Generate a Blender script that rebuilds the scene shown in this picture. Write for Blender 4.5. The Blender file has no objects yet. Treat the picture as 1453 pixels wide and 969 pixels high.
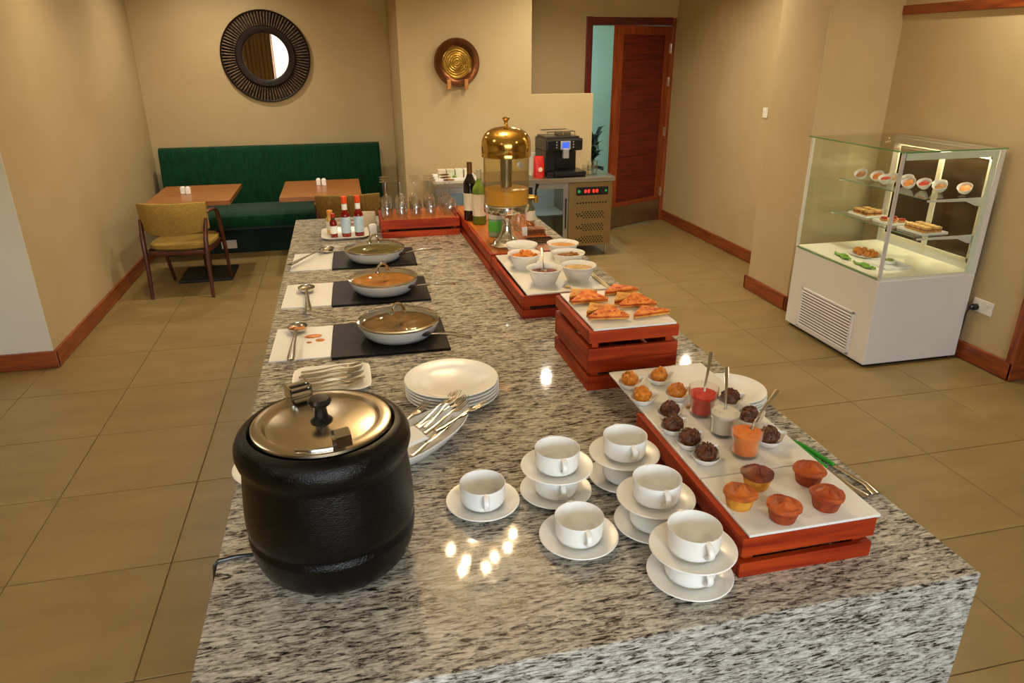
import bpy, bmesh, math, random
from mathutils import Matrix, Vector
random.seed(7)
PI = math.pi
SC = bpy.context.scene
COL = SC.collection

# ------------------------------------------------------------------ camera
PITCH, YAW, ROLL, F, CAMZ = 0.3873, 0.2277, -0.00423, 1003.09, 1.91
def _cam():
    fw = Vector((math.sin(YAW)*math.cos(PITCH), math.cos(YAW)*math.cos(PITCH), -math.sin(PITCH)))
    r = Vector((math.cos(YAW), -math.sin(YAW), 0)); u = r.cross(fw)
    r2 = r*math.cos(ROLL)+u*math.sin(ROLL); u2 = -r*math.sin(ROLL)+u*math.cos(ROLL)
    cd = bpy.data.cameras.new('camera'); cd.sensor_width = 36; cd.lens = F*36/1453; cd.clip_start = .02
    c = bpy.data.objects.new('camera', cd); COL.objects.link(c)
    b = -fw
    c.matrix_world = Matrix(((r2.x, u2.x, b.x, 0), (r2.y, u2.y, b.y, 0), (r2.z, u2.z, b.z, CAMZ), (0, 0, 0, 1)))
    SC.camera = c
_cam()

# ------------------------------------------------------------------ world / daylight / exposure
SKY_STRENGTH, DOWNLIGHT_W, BULB_E, EXPOSURE = 2.3, 9.8, 640.0, 0.72
SC.cycles.transparent_max_bounces = 40; SC.cycles.max_bounces = 12
WARM = (1.0, .885, .71)
SC.view_settings.view_transform = 'Standard'; SC.view_settings.look = 'None'
SC.view_settings.exposure = EXPOSURE; SC.view_settings.gamma = 1.0
SC.view_settings.use_curve_mapping = False
w = bpy.data.worlds.new('world'); SC.world = w; w.use_nodes = True
_n = w.node_tree.nodes; _l = w.node_tree.links
_sky = _n.new('ShaderNodeTexSky'); _sky.sky_type = 'NISHITA'; _sky.sun_disc = False
_sky.sun_elevation = math.radians(50); _sky.sun_rotation = math.radians(120); _sky.dust_density = 4.0
_n['Background'].inputs['Strength'].default_value = SKY_STRENGTH
_l.new(_sky.outputs[0], _n['Background'].inputs['Color'])
WIN = (-1.55, 2.4, 1.15, 2.6)          # rear window x0,x1,z0,z1 at the wall behind the camera
REAR = -3.5
_pl = bpy.data.lights.new('window_daylight', 'AREA'); _pl.shape = 'RECTANGLE'
_pl.size = WIN[1]-WIN[0]; _pl.size_y = WIN[3]-WIN[2]; _pl.cycles.is_portal = True
_po = bpy.data.objects.new('window_daylight', _pl); COL.objects.link(_po)
_po.location = ((WIN[0]+WIN[1])/2, REAR-.12, (WIN[2]+WIN[3])/2); _po.rotation_euler = (PI/2, 0, 0)

# ------------------------------------------------------------------ helpers: colour, materials
def S(h, a=1.0):
    h = h.lstrip('#'); o = []
    for i in (0, 2, 4):
        c = int(h[i:i+2], 16)/255
        o.append(c/12.92 if c <= .04045 else ((c+.055)/1.055)**2.4)
    return (o[0], o[1], o[2], a)
MATS = {}
def mat(name, col='808080', rough=.5, metal=0., spec=.5, col2=None, nscale=6, stretch=(1, 1, 1), detail=5,
        lo=.35, hi=.65, bump=0., bscale=None, coat=0., emit=None, estr=0., sheen=0., rnd=False, distort=0., sss=0., mid=None):
    if name in MATS: return MATS[name]
    m = bpy.data.materials.new(name); m.use_nodes = True; MATS[name] = m
    n = m.node_tree.nodes; l = m.node_tree.links; p = n['Principled BSDF']
    p.inputs['Roughness'].default_value = rough; p.inputs['Metallic'].default_value = metal
    p.inputs['Specular IOR Level'].default_value = spec
    p.inputs['Coat Weight'].default_value = coat; p.inputs['Coat Roughness'].default_value = .08
    p.inputs['Sheen Weight'].default_value = sheen
    if sss:
        p.inputs['Subsurface Weight'].default_value = sss; p.inputs['Subsurface Radius'].default_value = (.01, .006, .004)
    c1 = S(col)
    p.inputs['Base Color'].default_value = c1
    if emit:
        p.inputs['Emission Color'].default_value = S(emit); p.inputs['Emission Strength'].default_value = estr
    tc = n.new('ShaderNodeTexCoord'); mp = n.new('ShaderNodeMapping'); mp.inputs['Scale'].default_value = stretch
    l.new(tc.outputs['Object'], mp.inputs['Vector'])
    if rnd:
        oi = n.new('ShaderNodeObjectInfo'); ml = n.new('ShaderNodeVectorMath'); ml.operation = 'SCALE'
        cb = n.new('ShaderNodeCombineXYZ')
        for k in range(3): l.new(oi.outputs['Random'], cb.inputs[k])
        l.new(cb.outputs[0], ml.inputs[0]); ml.inputs['Scale'].default_value = 37.0
        l.new(ml.outputs[0], mp.inputs['Location'])
    nz = n.new('ShaderNodeTexNoise'); nz.inputs['Scale'].default_value = nscale; nz.inputs['Detail'].default_value = detail
    nz.inputs['Distortion'].default_value = distort
    l.new(mp.outputs[0], nz.inputs['Vector'])
    if col2:
        rp = n.new('ShaderNodeValToRGB'); e = rp.color_ramp.elements
        e[0].position = lo; e[0].color = c1; e[1].position = hi; e[1].color = S(col2)
        if mid:
            q = e.new((lo+hi)/2); q.color = S(mid)
        l.new(nz.outputs['Fac'], rp.inputs[0]); l.new(rp.outputs[0], p.inputs['Base Color'])
    if bump:
        b = n.new('ShaderNodeBump'); b.inputs['Strength'].default_value = bump; b.inputs['Distance'].default_value = .004
        if bscale:
            n2 = n.new('ShaderNodeTexNoise'); n2.inputs['Scale'].default_value = bscale; n2.inputs['Detail'].default_value = 3
            l.new(mp.outputs[0], n2.inputs['Vector']); l.new(n2.outputs['Fac'], b.inputs['Height'])
        else:
            l.new(nz.outputs['Fac'], b.inputs['Height'])
        l.new(b.outputs[0], p.inputs['Normal'])
    return m
def glass(name, tint='fcfcfb', rough=.015, ior=1.45, gain=1.0):
    if name in MATS: return MATS[name]
    m = bpy.data.materials.new(name); m.use_nodes = True; MATS[name] = m
    n = m.node_tree.nodes; l = m.node_tree.links
    n.remove(n['Principled BSDF'])
    t = n.new('ShaderNodeBsdfTransparent'); t.inputs[0].default_value = S(tint)
    g = n.new('ShaderNodeBsdfGlossy'); g.inputs['Roughness'].default_value = rough
    lw = n.new('ShaderNodeLayerWeight'); pw = n.new('ShaderNodeMath'); pw.operation = 'POWER'; pw.inputs[1].default_value = 5.0
    f0 = ((ior-1)/(ior+1))**2
    mu = n.new('ShaderNodeMath'); mu.operation = 'MULTIPLY_ADD'; mu.inputs[1].default_value = gain*(1-f0); mu.inputs[2].default_value = gain*f0; mu.use_clamp = True
    mx = n.new('ShaderNodeMixShader')
    lw.inputs['Blend'].default_value = .5
    l.new(lw.outputs['Facing'], pw.inputs[0]); l.new(pw.outputs[0], mu.inputs[0]); l.new(mu.outputs[0], mx.inputs[0])
    l.new(t.outputs[0], mx.inputs[1]); l.new(g.outputs[0], mx.inputs[2]); l.new(mx.outputs[0], n['Material Output'].inputs[0])
    return m
def granite():
    m = bpy.data.materials.new('granite'); m.use_nodes = True
    n = m.node_tree.nodes; l = m.node_tree.links; p = n['Principled BSDF']
    tc = n.new('ShaderNodeTexCoord')
    def noise(sc, vec, det, ro, dist):
        mp = n.new('ShaderNodeMapping'); mp.inputs['Scale'].default_value = vec
        mp.inputs['Rotation'].default_value = (0, 0, math.radians(4))
        l.new(tc.outputs['Object'], mp.inputs[0])
        t = n.new('ShaderNodeTexNoise'); t.inputs['Scale'].default_value = sc; t.inputs['Detail'].default_value = det
        t.inputs['Roughness'].default_value = ro; t.inputs['Distortion'].default_value = dist
        l.new(mp.outputs[0], t.inputs['Vector']); return t
    a = noise(50, (.66, 3.0, 3.0), 8, .74, .7)
    b = noise(15, (.5, 2.2, 2.2), 4, .6, .5)
    c = noise(110, (.8, 1.6, 1.6), 3, .6, 0)
    def math_(op, x, y):
        q = n.new('ShaderNodeMath'); q.operation = op
        for i, s in enumerate((x, y)):
            if isinstance(s, (int, float)): q.inputs[i].default_value = s
            else: l.new(s, q.inputs[i])
        return q.outputs[0]
    s = math_('ADD', math_('MULTIPLY', a.outputs['Fac'], .80), math_('MULTIPLY', b.outputs['Fac'], .13))
    s = math_('ADD', s, math_('MULTIPLY', c.outputs['Fac'], .10))
    r = n.new('ShaderNodeValToRGB'); e = r.color_ramp.elements
    e[0].position = .40; e[0].color = S('1e1a18'); e[1].position = .65; e[1].color = S('dad8cf')
    for pos, cc in ((.44, '36312d'), (.47, '716b63'), (.505, '9b968b'), (.56, 'bcb8ad')):
        q = e.new(pos); q.color = S(cc)
    l.new(s, r.inputs[0]); l.new(r.outputs[0], p.inputs['Base Color'])
    p.inputs['Roughness'].default_value = .05; p.inputs['Specular IOR Level'].default_value = .34
    MATS['granite'] = m
    return m
# wood varieties: grain along x, y or z
def wood(name, c1, c2, axis, rough=.35, coat=.25, k=1.0, spec=.5):
    st = {'x': (1.2, 14, 14), 'y': (14, 1.2, 14), 'z': (14, 14, 1.2)}[axis]
    return mat(name+'_'+axis, c1, rough, col2=c2, nscale=3.0*k, stretch=st, detail=6, lo=.3, hi=.7, coat=coat, rnd=True,
               bump=.08, distort=.4, spec=spec)
RED = {a: wood('red_crate_wood', '7a1804', 'b8440f', a, .5, 0., 1., .22) for a in 'xyz'}
DECK = wood('crate_deck_wood', '944a14', 'bc7026', 'y', .4, 0., 1., .3)
TRIM = {a: wood('stained_trim_wood', '6a2a10', '9c4c1c', a, .4) for a in 'xyz'}
DOORW = {a: wood('door_wood', '460a04', '741c0c', a, .4, .1) for a in 'xyz'}
LEAFW = wood('door_stile_wood', '6a2408', '9a4414', 'z', .4)
TABLEW = wood('table_top_wood', '7e4818', 'a2662a', 'x', .4)
CHAIRW = wood('chair_dark_wood', '35150c', '5e2614', 'z', .4)
WALL = mat('wall_paint', 'b8a47a', .62, col2='beaa82', nscale=2.2, bump=.05, bscale=160, spec=.35)
CEIL = mat('ceiling_paint', 'e6dfcf', .8, col2='ebe5d6', nscale=2)
TILE = mat('floor_porcelain', '806b40', .36, col2='907a4c', nscale=3.2, stretch=(1, 2.5, 1), detail=7, lo=.3, hi=.72, rnd=True, spec=.45, bump=.02, bscale=60)
GROUT = mat('grout', '5c4426', .9, col2='664d2c', nscale=30)
GRAN = granite()
PORC = mat('white_porcelain', 'eeede8', .27, col2='f1f0eb', nscale=2, spec=.5)
BOARD = mat('white_melamine', 'e2e2de', .3, col2='e7e7e3', nscale=5)
SLATE = mat('black_slate', '0e0c0a', .5, spec=.22, col2='1d1915', nscale=9, bump=.05, bscale=120)
CHROME = mat('chrome', 'd8d6d2', .1, 1., col2='e0dedb', nscale=3)
STEEL = mat('brushed_steel', 'b4aa98', .3, 1., col2='c2b8a6', nscale=4, stretch=(1, 30, 30))
LIDST = mat('lid_steel', 'b9ad96', .24, 1., col2='c6bba6', nscale=5)
CUTL = mat('cutlery_steel', 'b8b2a8', .2, 1., col2='c4beb4', nscale=12)
BRASS = mat('polished_brass', 'dcb865', .16, 1., col2='d8ac52', nscale=4)
BRONZE = mat('dark_bronze', '5a3318', .3, .8, col2='6e4320', nscale=10)
KBLACK = mat('kettle_black', '040404', .22, spec=.26, col2='090808', nscale=30, bump=.35, bscale=330)
BLACKP = mat('black_plastic', '0b0b0c', .3, col2='101012', nscale=10)
DARKP = mat('dark_rubber', '141212', .7, col2='1a1717', nscale=20)
WHITEM = mat('white_metal', 'dedbd4', .35, col2='e3e0d9', nscale=2)
ALU = mat('aluminium', 'b8b8b6', .3, 1., col2='c4c4c2', nscale=5)
GREEN = mat('green_velvet', '012c19', .9, col2='043c23', nscale=14, stretch=(3, 1, .6), sheen=.15, spec=.15, bump=.1, bscale=260)
FABT = mat('tan_fabric', '937636', .9, col2='a28542', nscale=60, bump=.2, bscale=300, spec=.2)
FABS = mat('olive_fabric', '6e5526', .9, col2='806632', nscale=60, bump=.2, bscale=300, spec=.2)
MIRR = mat('mirror_glass', 'e8ecea', .01, 1., col2='eaeeec', nscale=1)
DARKW = mat('dark_mirror_frame', '120806', .45, col2='22120c', nscale=14, spec=.3)
SPOKE = mat('twig_wood', '4a3826', .6, col2='8c7454', nscale=30, rnd=True)
CLEAR = glass('clear_glass', gain=1.6)
CASEG = glass('case_glass', 'fbfdfb', .01, 1.45, 1.0)
EDGEG = mat('glass_edge_green', '5e8f55', .2, col2='6fa064', nscale=8)
LIDG = glass('lid_glass', 'e9e4d2', .03, 1.5, 1.3)
PAPER = mat('white_paper', 'eeeee8', .8, col2='f2f2ee', nscale=8)

# ------------------------------------------------------------------ helpers: geometry
class G:
    def __init__(s): s.v = []; s.f = []
    def add(s, v, f, M=None):
        o = len(s.v)
        s.v += [tuple(M @ Vector(p)) if M else tuple(p) for p in v]
        s.f += [tuple(i+o for i in q) for q in f]
        return s
    def box(s, x0, x1, y0, y1, z0, z1, M=None):
        v = [(x0, y0, z0), (x1, y0, z0), (x1, y1, z0), (x0, y1, z0), (x0, y0, z1), (x1, y0, z1), (x1, y1, z1), (x0, y1, z1)]
        return s.add(v, [(3, 2, 1, 0), (4, 5, 6, 7), (0, 1, 5, 4), (1, 2, 6, 5), (2, 3, 7, 6), (3, 0, 4, 7)], M)
    def lathe(s, prof, n=32, M=None, sx=1., sy=1.):
        v = []; f = []; rows = []
        for r, z in prof:
            if r < 1e-6: rows.append([len(v)]); v.append((0, 0, z))
            else:
                rows.append(list(range(len(v), len(v)+n)))
                v += [(r*sx*math.cos(2*PI*i/n), r*sy*math.sin(2*PI*i/n), z) for i in range(n)]
        for a, b in zip(rows, rows[1:]):
            for i in range(n):
                j = (i+1) % n
                if len(a) == 1 and len(b) == 1: continue
                if len(a) == 1: f.append((a[0], b[j], b[i]))
                elif len(b) == 1: f.append((a[i], a[j], b[0]))
                else: f.append((a[i], a[j], b[j], b[i]))
        return s.add(v, f, M)
    def tube(s, pts, r, n=8, M=None, flat=None, caps=True):
        P = [Vector(p) for p in pts]; k = len(P)
        R = r if isinstance(r, (list, tuple)) else [r]*k
        v = []; f = []; ref = None
        for i, p in enumerate(P):
            t = (P[min(i+1, k-1)]-P[max(i-1, 0)]).normalized()
            if ref is None: ref = Vector((0, 0, 1)) if abs(t.z) < .9 else Vector((1, 0, 0))
            a = (ref - t*ref.dot(t)).normalized(); b = t.cross(a); ref = a
            fa, fb = flat if flat else (1, 1)
            for j in range(n):
                q = 2*PI*j/n
                v.append(tuple(p + a*(R[i]*fa*math.cos(q)) + b*(R[i]*fb*math.sin(q))))
        for i in range(k-1):
            for j in range(n):
                jj = (j+1) % n
                f.append((i*n+j, i*n+jj, (i+1)*n+jj, (i+1)*n+j))
        if caps:
            f.append(tuple(range(n-1, -1, -1))); f.append(tuple((k-1)*n+j for j in range(n)))
        return s.add(v, f, M)
    def prism(s, poly, z0, z1, M=None):
        k = len(poly)
        v = [(x, y, z0) for x, y in poly]+[(x, y, z1) for x, y in poly]
        f = [tuple(range(k-1, -1, -1)), tuple(range(k, 2*k))]+[(i, (i+1) % k, (i+1) % k+k, i+k) for i in range(k)]
        return s.add(v, f, M)
    def ball(s, c, rx, ry=None, rz=None, nu=16, nv=10, jit=0., M=None, rng=random):
        ry = ry or rx; rz = rz or rx
        v = [(c[0], c[1], c[2]-rz)]
        for i in range(1, nv):
            t = PI*i/nv-PI/2
            for j in range(nu):
                k = 1+rng.uniform(-jit, jit); q = 2*PI*j/nu
                v.append((c[0]+rx*k*math.cos(t)*math.cos(q), c[1]+ry*k*math.cos(t)*math.sin(q), c[2]+rz*k*math.sin(t)))
        v.append((c[0], c[1], c[2]+rz)); L = len(v)-1; f = []
        for j in range(nu):
            jj = (j+1) % nu
            f.append((0, 1+jj, 1+j)); f.append((L, L-nu+j, L-nu+jj))
            for i in range(nv-2):
                a = 1+i*nu; f.append((a+j, a+jj, a+nu+jj, a+nu+j))
        return s.add(v, f, M)
    def grid(s, rows, close_u=False, M=None):
        a = len(rows); b = len(rows[0]); v = [p for r in rows for p in r]; f = []
        for i in range(a-1):
            for j in range(b if close_u else b-1):
                jj = (j+1) % b
                f.append((i*b+j, i*b+jj, (i+1)*b+jj, (i+1)*b+j))
        return s.add(v, f, M)
def T(x=0, y=0, z=0, rx=0, ry=0, rz=0):
    return Matrix.Translation((x, y, z)) @ Matrix.Rotation(rz, 4, 'Z') @ Matrix.Rotation(ry, 4, 'Y') @ Matrix.Rotation(rx, 4, 'X')
def mesh(name, g, m, bevel=0., smooth=True, ang=38, seg=2):
    me = bpy.data.meshes.new(name)
    me.from_pydata(g.v, [], g.f)
    bm = bmesh.new(); bm.from_mesh(me)
    bmesh.ops.recalc_face_normals(bm, faces=bm.faces)
    if bevel:
        ed = [e for e in bm.edges if len(e.link_faces) == 2 and e.calc_face_angle(0) > .6]
        bmesh.ops.bevel(bm, geom=ed, offset=bevel, segments=seg, profile=.6, affect='EDGES')
    bm.to_mesh(me); bm.free()
    if smooth:
        me.polygons.foreach_set('use_smooth', [True]*len(me.polygons))
        me.set_sharp_from_angle(angle=math.radians(5 if bevel else ang))
    me.materials.append(m if isinstance(m, bpy.types.Material) else MATS[m])
    return me
def put(name, me, parent=None, loc=(0, 0, 0), rot=(0, 0, 0)):
    o = bpy.data.objects.new(name, me); COL.objects.link(o)
    o.location = loc; o.rotation_euler = rot
    if parent: o.parent = parent
    return o
def obj(name, g, m, parent=None, loc=(0, 0, 0), rot=(0, 0, 0), **k):
    return put(name, mesh(name, g, m, **k), parent, loc, rot)
def tag(o, label, cat, group=None):
    o['label'] = label; o['category'] = cat
    if group: o['group'] = group
    return o
def thing(name, label, cat, loc=(0, 0, 0), rz=0., group=None):
    o = bpy.data.objects.new(name, None); COL.objects.link(o); o.empty_display_size = .05
    o.location = loc; o.rotation_euler = (0, 0, rz)
    return tag(o, label, cat, group)
def struct(o): o['kind'] = 'structure'; return o
def sroot(name, loc=(0, 0, 0)):
    o = bpy.data.objects.new(name, None); COL.objects.link(o); o.empty_display_size = .05; o.location = loc
    return struct(o)
def clone(o, parent=None):
    c = o.copy(); COL.objects.link(c); c.parent = parent
    for ch in list(o.children): clone(ch, c)
    return c
def B(*a): return G().box(*a)
ORD = ['first', 'second', 'third', 'fourth', 'fifth', 'sixth', 'seventh', 'eighth', 'ninth', 'tenth', 'eleventh', 'twelfth']

# ------------------------------------------------------------------ room shell
CH = 2.8
def wallbox(name, *a): return struct(obj(name, B(*a), WALL, bevel=.004))
floor = struct(obj('floor', B(-5.2, 5.7, -3.7, 11.2, -.06, -.0035), GROUT))
PT, TX0, TY0 = .6015, -.826, 2.575
tm = mesh('tile', B(0, PT-.0045, 0, PT-.0045, -.012, 0), TILE, bevel=.0015, seg=1)
far = G()
for i in range(-7, 11):
    for j in range(-10, 15):
        x, y = TX0+i*PT+.002, TY0+j*PT+.002
        if -5 <= i <= 8 and -3 <= j <= 10: put('tile', tm, floor, (x, y, 0))
        else: far.box(x, x+PT-.0045, y, y+PT-.0045, -.012, 0)
ft = obj('tile_field', far, TILE, floor, smooth=False); ft['kind'] = 'stuff'
struct(obj('ceiling', B(-5.2, 5.7, -3.7, 11.2, CH, CH+.1), CEIL))
wallbox('wall_left', -5.0, -1.963, 4.845, 8.55, 0, CH)
struct(obj('wall_left_end_daylight_skin', B(-5.0, -1.9632, 4.838, 4.8451, 0, CH), mat('wall_paint_daylight_tint', 'cdc8b8', .62, col2='d2cdbe', nscale=2.2, bump=.05, bscale=160, spec=.35)))  # daylight on the wall's end face is put into this paler colour
wallbox('wall_back', -1.963, .585, 8.35, 8.55, 0, CH)
dv = G()
dv.prism([(.585, 0), (2.51, 0), (2.51, 1.53), (1.864, 1.53), (1.864, CH), (.585, CH)], 0, .12, Matrix(((1, 0, 0, 0), (0, 0, 1, 7.15), (0, 1, 0, 0), (0, 0, 0, 1))))
dv.box(.585, .705, 7.26, 8.4, 0, CH)
struct(obj('wall_divider', dv, WALL, bevel=.004))
br = G().box(.7, 2.74, 8.03, 8.2, 0, CH).box(2.74, 3.74, 8.03, 8.2, 2.24, CH).box(3.74, 4.2, 8.03, 8.2, 0, CH)
struct(obj('wall_back_right', br, WALL))
wallbox('wall_right', 3.78, 4.1, 5.2, 8.05, 0, CH)
wallbox('wall_column', 3.33, 4.1, 4.70, 5.28, 0, CH)
wallbox('wall_right_near', 3.93, 4.1, 3.2, 4.72, 0, CH)
wallbox('wall_right_return', 4.0, 5.7, 3.2, 3.35, 0, CH)
wallbox('wall_right_far', 5.5, 5.7, -3.7, 3.3, 0, CH)
wallbox('wall_left_far', -5.2, -5.0, -3.7, 8.5, 0, CH)
rw = G().box(-5.2, WIN[0], REAR-.2, REAR, 0, CH).box(WIN[1], 5.7, REAR-.2, REAR, 0, CH)
rw.box(WIN[0], WIN[1], REAR-.2, REAR, 0, WIN[2]).box(WIN[0], WIN[1], REAR-.2, REAR, WIN[3], CH)
struct(obj('wall_front', rw, WALL))
# utility room behind the door
TEAL = mat('teal_room_paint', '84a89e', .6, col2='8aaea4', nscale=3)
ur = G().box(1.6, 4.6, 10.6, 10.75, 0, CH).box(1.45, 1.6, 8.2, 10.75, 0, CH).box(4.6, 4.75, 8.2, 10.75, 0, CH)
struct(obj('wall_utility_room', ur, TEAL))
# rear window with frame and panes
wn = sroot('window_1', ((WIN[0]+WIN[1])/2, REAR-.1, WIN[2]))
hw = (WIN[1]-WIN[0])/2; hh = WIN[3]-WIN[2]
wf = G().box(-hw, hw, -.03, .03, 0, .06).box(-hw, hw, -.03, .03, hh-.06, hh)
for k in range(4):
    x = -hw+.03+k*(2*hw-.06)/3; wf.box(x-.03, x+.03, -.03, .03, .05, hh-.05)
obj('window_frame', wf, TRIM['x'], wn)
for k in range(3):
    x = -hw+.03+k*(2*hw-.06)/3; obj('pane', B(x+.03, x+(2*hw-.06)/3-.03, -.004, .004, .06, hh-.06), CLEAR, wn)
struct(obj('ground', B(-30, 30, -40, -3.75, -.4, -.35), mat('lawn', '6f7a4a', .9, col2='8f8a5e', nscale=.8)))
CURT = mat('brown_curtain', '75522a', .9, col2='8f683a', nscale=40, sheen=.2)
def curtain(x0, x1, label):
    rows = []
    for z in (.05, .8, 1.6, 2.55):
        rows.append([(x0+(x1-x0)*i/60, REAR+.09+.028*math.sin(i*1.1), z) for i in range(61)])
    o = obj('curtain', G().grid(rows), CURT)
    md = o.modifiers.new('thickness', 'SOLIDIFY'); md.thickness = .004
    tag(o, label, 'curtain', 'brown curtains at the rear window')
curtain(-2.5, -1.5, 'brown pleated curtain seen in the round mirror beside the bright window')
curtain(2.1, 2.9, 'brown pleated curtain at the far side of the rear window')

# baseboards
BBH = .118
def bb(name, x0, x1, y0, y1, ax):
    g = G().box(x0, x1, y0, y1, .004, BBH)
    struct(obj(name, g, TRIM[ax], bevel=.005))
bb('baseboard_left', -1.965, -1.943, 4.82, 7.6, 'y')
bb('baseboard_left_end', -5.0, -1.943, 4.818, 4.842, 'x')
bb('baseboard_right', 3.758, 3.782, 5.28, 8.03, 'y')
bb('baseboard_column_side', 3.306, 3.332, 4.68, 5.30, 'y')
bb('baseboard_column_front', 3.306, 3.93, 4.676, 4.702, 'x')
bb('baseboard_column_back', 3.306, 3.78, 5.278, 5.302, 'x')
bb('baseboard_right_near', 3.906, 3.932, 3.18, 4.70, 'y')
bb('baseboard_right_return', 3.906, 5.5, 3.176, 3.202, 'x')
bb('baseboard_back_right', 2.6, 2.71, 8.006, 8.032, 'x')
struct(obj('trim_1', B(3.908, 3.934, 3.2, 4.695, 2.147, 2.207), TRIM['y'], bevel=.003))
tr = G().box(3.905, 4.02, 3.17, 3.232, BBH, 2.207)
struct(obj('trim_2', tr, TRIM['z'], bevel=.004))

# door with frame, ajar leaf
dr = sroot('door_1', (3.23, 8.03, 0))
obj('door_jamb', B(-.522, -.451, -.025, .19, 0, 2.275), DOORW['z'], dr, bevel=.004)
obj('door_jamb', B(.481, .528, -.025, .19, 0, 2.265), TRIM['z'], dr, bevel=.004)
obj('door_head', B(-.451, .481, -.025, .19, 2.19, 2.27), DOORW['x'], dr, bevel=.004)
leaf = bpy.data.objects.new('door_leaf', None)
lfm = mesh('door_leaf', G().box(-.9, -.79, -.022, .022, .005, 2.17).box(-.11, 0, -.022, .022, .005, 2.17)
           .box(-.79, -.11, -.022, .022, 2.08, 2.17).box(-.79, -.11, -.014, .014, .005, .30).box(-.79, -.11, -.006, .006, .29, 2.09), LEAFW, bevel=.002)
leaf = put('door_leaf', lfm, dr, (.478, .0, .008), (0, 0, math.radians(26)))
ph = (2.08-.30)/7
for k in range(7):
    obj('plank', B(-.79, -.11, -.017, .017, .30+k*ph+.0025, .30+(k+1)*ph-.0025), DOORW['x'], leaf, bevel=.002)
obj('kick_plate', B(-.88, -.03, -.026, -.022, .02, .25), mat('kick_plate_steel', '8a7450', .4, .8, col2='96805a', nscale=5), leaf)
for z in (.35, 1.05, 1.6, 1.95):
    g = G().lathe([(0, -.05), (.009, -.05), (.009, .05), (0, .05)], 10, T(.48, -.034, z)).box(.44, .48, -.034, -.028, z-.05, z+.05)
    obj('hinge', g, CHROME, dr)

# wall sockets and switch
def socket(name, label, loc, rz, gang=2, plug=False):
    t = thing(name, label, 'socket' if 'socket' in name else 'switch', loc, rz)
    w_ = .075*gang
    obj('face_plate', B(-w_/2, w_/2, -.009, 0, -.043, .043), mat('socket_plastic', 'e4e0d4', .35, col2='e8e4d8', nscale=3), t, bevel=.003)
    for k in range(gang):
        x = -w_/2+.0375+k*.075
        obj('rocker', B(x-.012, x+.012, -.013, -.008, .008, .03), 'socket_plastic', t, bevel=.001)
    return t
sk = socket('wall_socket', 'white double wall socket with a black plug beside the pastry case', (3.929, 3.5, .385), -PI/2, 2)
pg = obj('plug', G().lathe([(0, 0), (.02, 0), (.022, .03), (.012, .05), (0, .05)], 14, T(-.038, -.012, -.012, rx=PI/2)), BLACKP, sk)
g = G().tube([(-.038, -.06, -.012), (-.05, -.07, -.05), (-.07, -.05, -.15), (-.1, -.03, -.3), (-.2, -.03, -.37)], .004, 8)
obj('cord', g, BLACKP, pg)
socket('light_switch', 'small white switch plate on the right wall near the column', (3.779, 6.04, 1.398), -PI/2, 1)
socket('wall_socket', 'white double socket low on the bench front by the table base', (-1.225, 7.60, .098), 0, 2)

# ceiling lamps
def downlight(x, y, label, watts=None):
    t = thing('ceiling_downlight', label, 'light', (x, y, CH-.004), 0, 'round ceiling downlights')
    obj('trim_ring', G().lathe([(.075, 0), (.075, -.012), (.055, -.008), (.05, .0)], 28), WHITEM, t)
    obj('lamp_lens', G().lathe([(0, -.003), (.05, -.003)], 20), mat('lamp_lens', 'ffffff', .5, emit='ffe0b0', estr=30), t)
    ld = bpy.data.lights.new('lamp_light', 'AREA'); ld.shape = 'DISK'; ld.size = .055; ld.energy = watts or DOWNLIGHT_W
    ld.color = WARM; ld.spread = math.radians(150)
    lo = bpy.data.objects.new('lamp_light', ld); COL.objects.link(lo); lo.parent = t; lo.location = (0, 0, -.014)
for x, y, lb, *wt in (((1.657, 5.75, 'downlight over the aisle, reflected in the counter beside the crates'),
                       (3.05, 5.72, 'downlight by the column at the right wall, reflected near side plates'),
                       (-.2, 5.75, 'downlight added above the far end of the buffet island'),  # from here on unseen downlights, added to light the room
                       (-1.3, 5.75, 'downlight added above the chair by the left wall', 5.5),
                       (-1.1, 7.5, 'downlight added above the green bench below the mirror'),
                       (2.2, 6.5, 'downlight added above the coffee machine counter'),
                       (3.6, 3.4, 'downlight added above the aisle before the pastry case'),
                       (-1.6, 2.6, 'downlight added above the left aisle tiles', 5.5),
                       (2.9, .6, 'downlight added above the right aisle behind the photographer'),
                       (-1.6, -.2, 'downlight added on the left behind the photographer'),
                       (.7, -1.2, 'downlight added straight behind the photographer'))):
    downlight(x, y, 'round ceiling '+lb, wt[0] if wt else None)
pd = thing('bulb_pendant', 'cluster pendant of small bare bulbs, reflected in the near countertop', 'light', (.6, 3.25, CH))
obj('canopy', G().lathe([(0, 0), (.14, 0), (.14, -.03), (.02, -.05), (0, -.05)], 28), BLACKP, pd)
BULB = mat('warm_bulb', 'fff2d8', .4, emit='ffdca8', estr=BULB_E)
for (bx, by, bz) in ((-.17, -.17, -.2), (-.03, -.13, -.16), (-.06, .1, -.2), (.04, -.03, -.14), (.18, .11, -.17), (.02, .15, -.22), (-.12, 0, -.12), (.1, -.1, -.25), (-.2, .08, -.15)):
    b = obj('bulb', G().ball((bx, by, bz), .014, nu=12, nv=8), BULB, pd)
    obj('bulb_cord', G().tube([(bx*.3, by*.3, -.045), (bx, by, bz+.04), (bx, by, bz+.015)], .004, 6), BLACKP, b)
ul = thing('utility_fill_lamp', 'unseen ceiling lamp added to light the teal room behind the door', 'light', (3.0, 9.4, CH-.01))  # unseen lamp, added so the teal room is lit
obj('fill_lamp_shade', G().lathe([(0, 0), (.16, 0), (.16, -.05), (0, -.06)], 24), WHITEM, ul)
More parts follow.
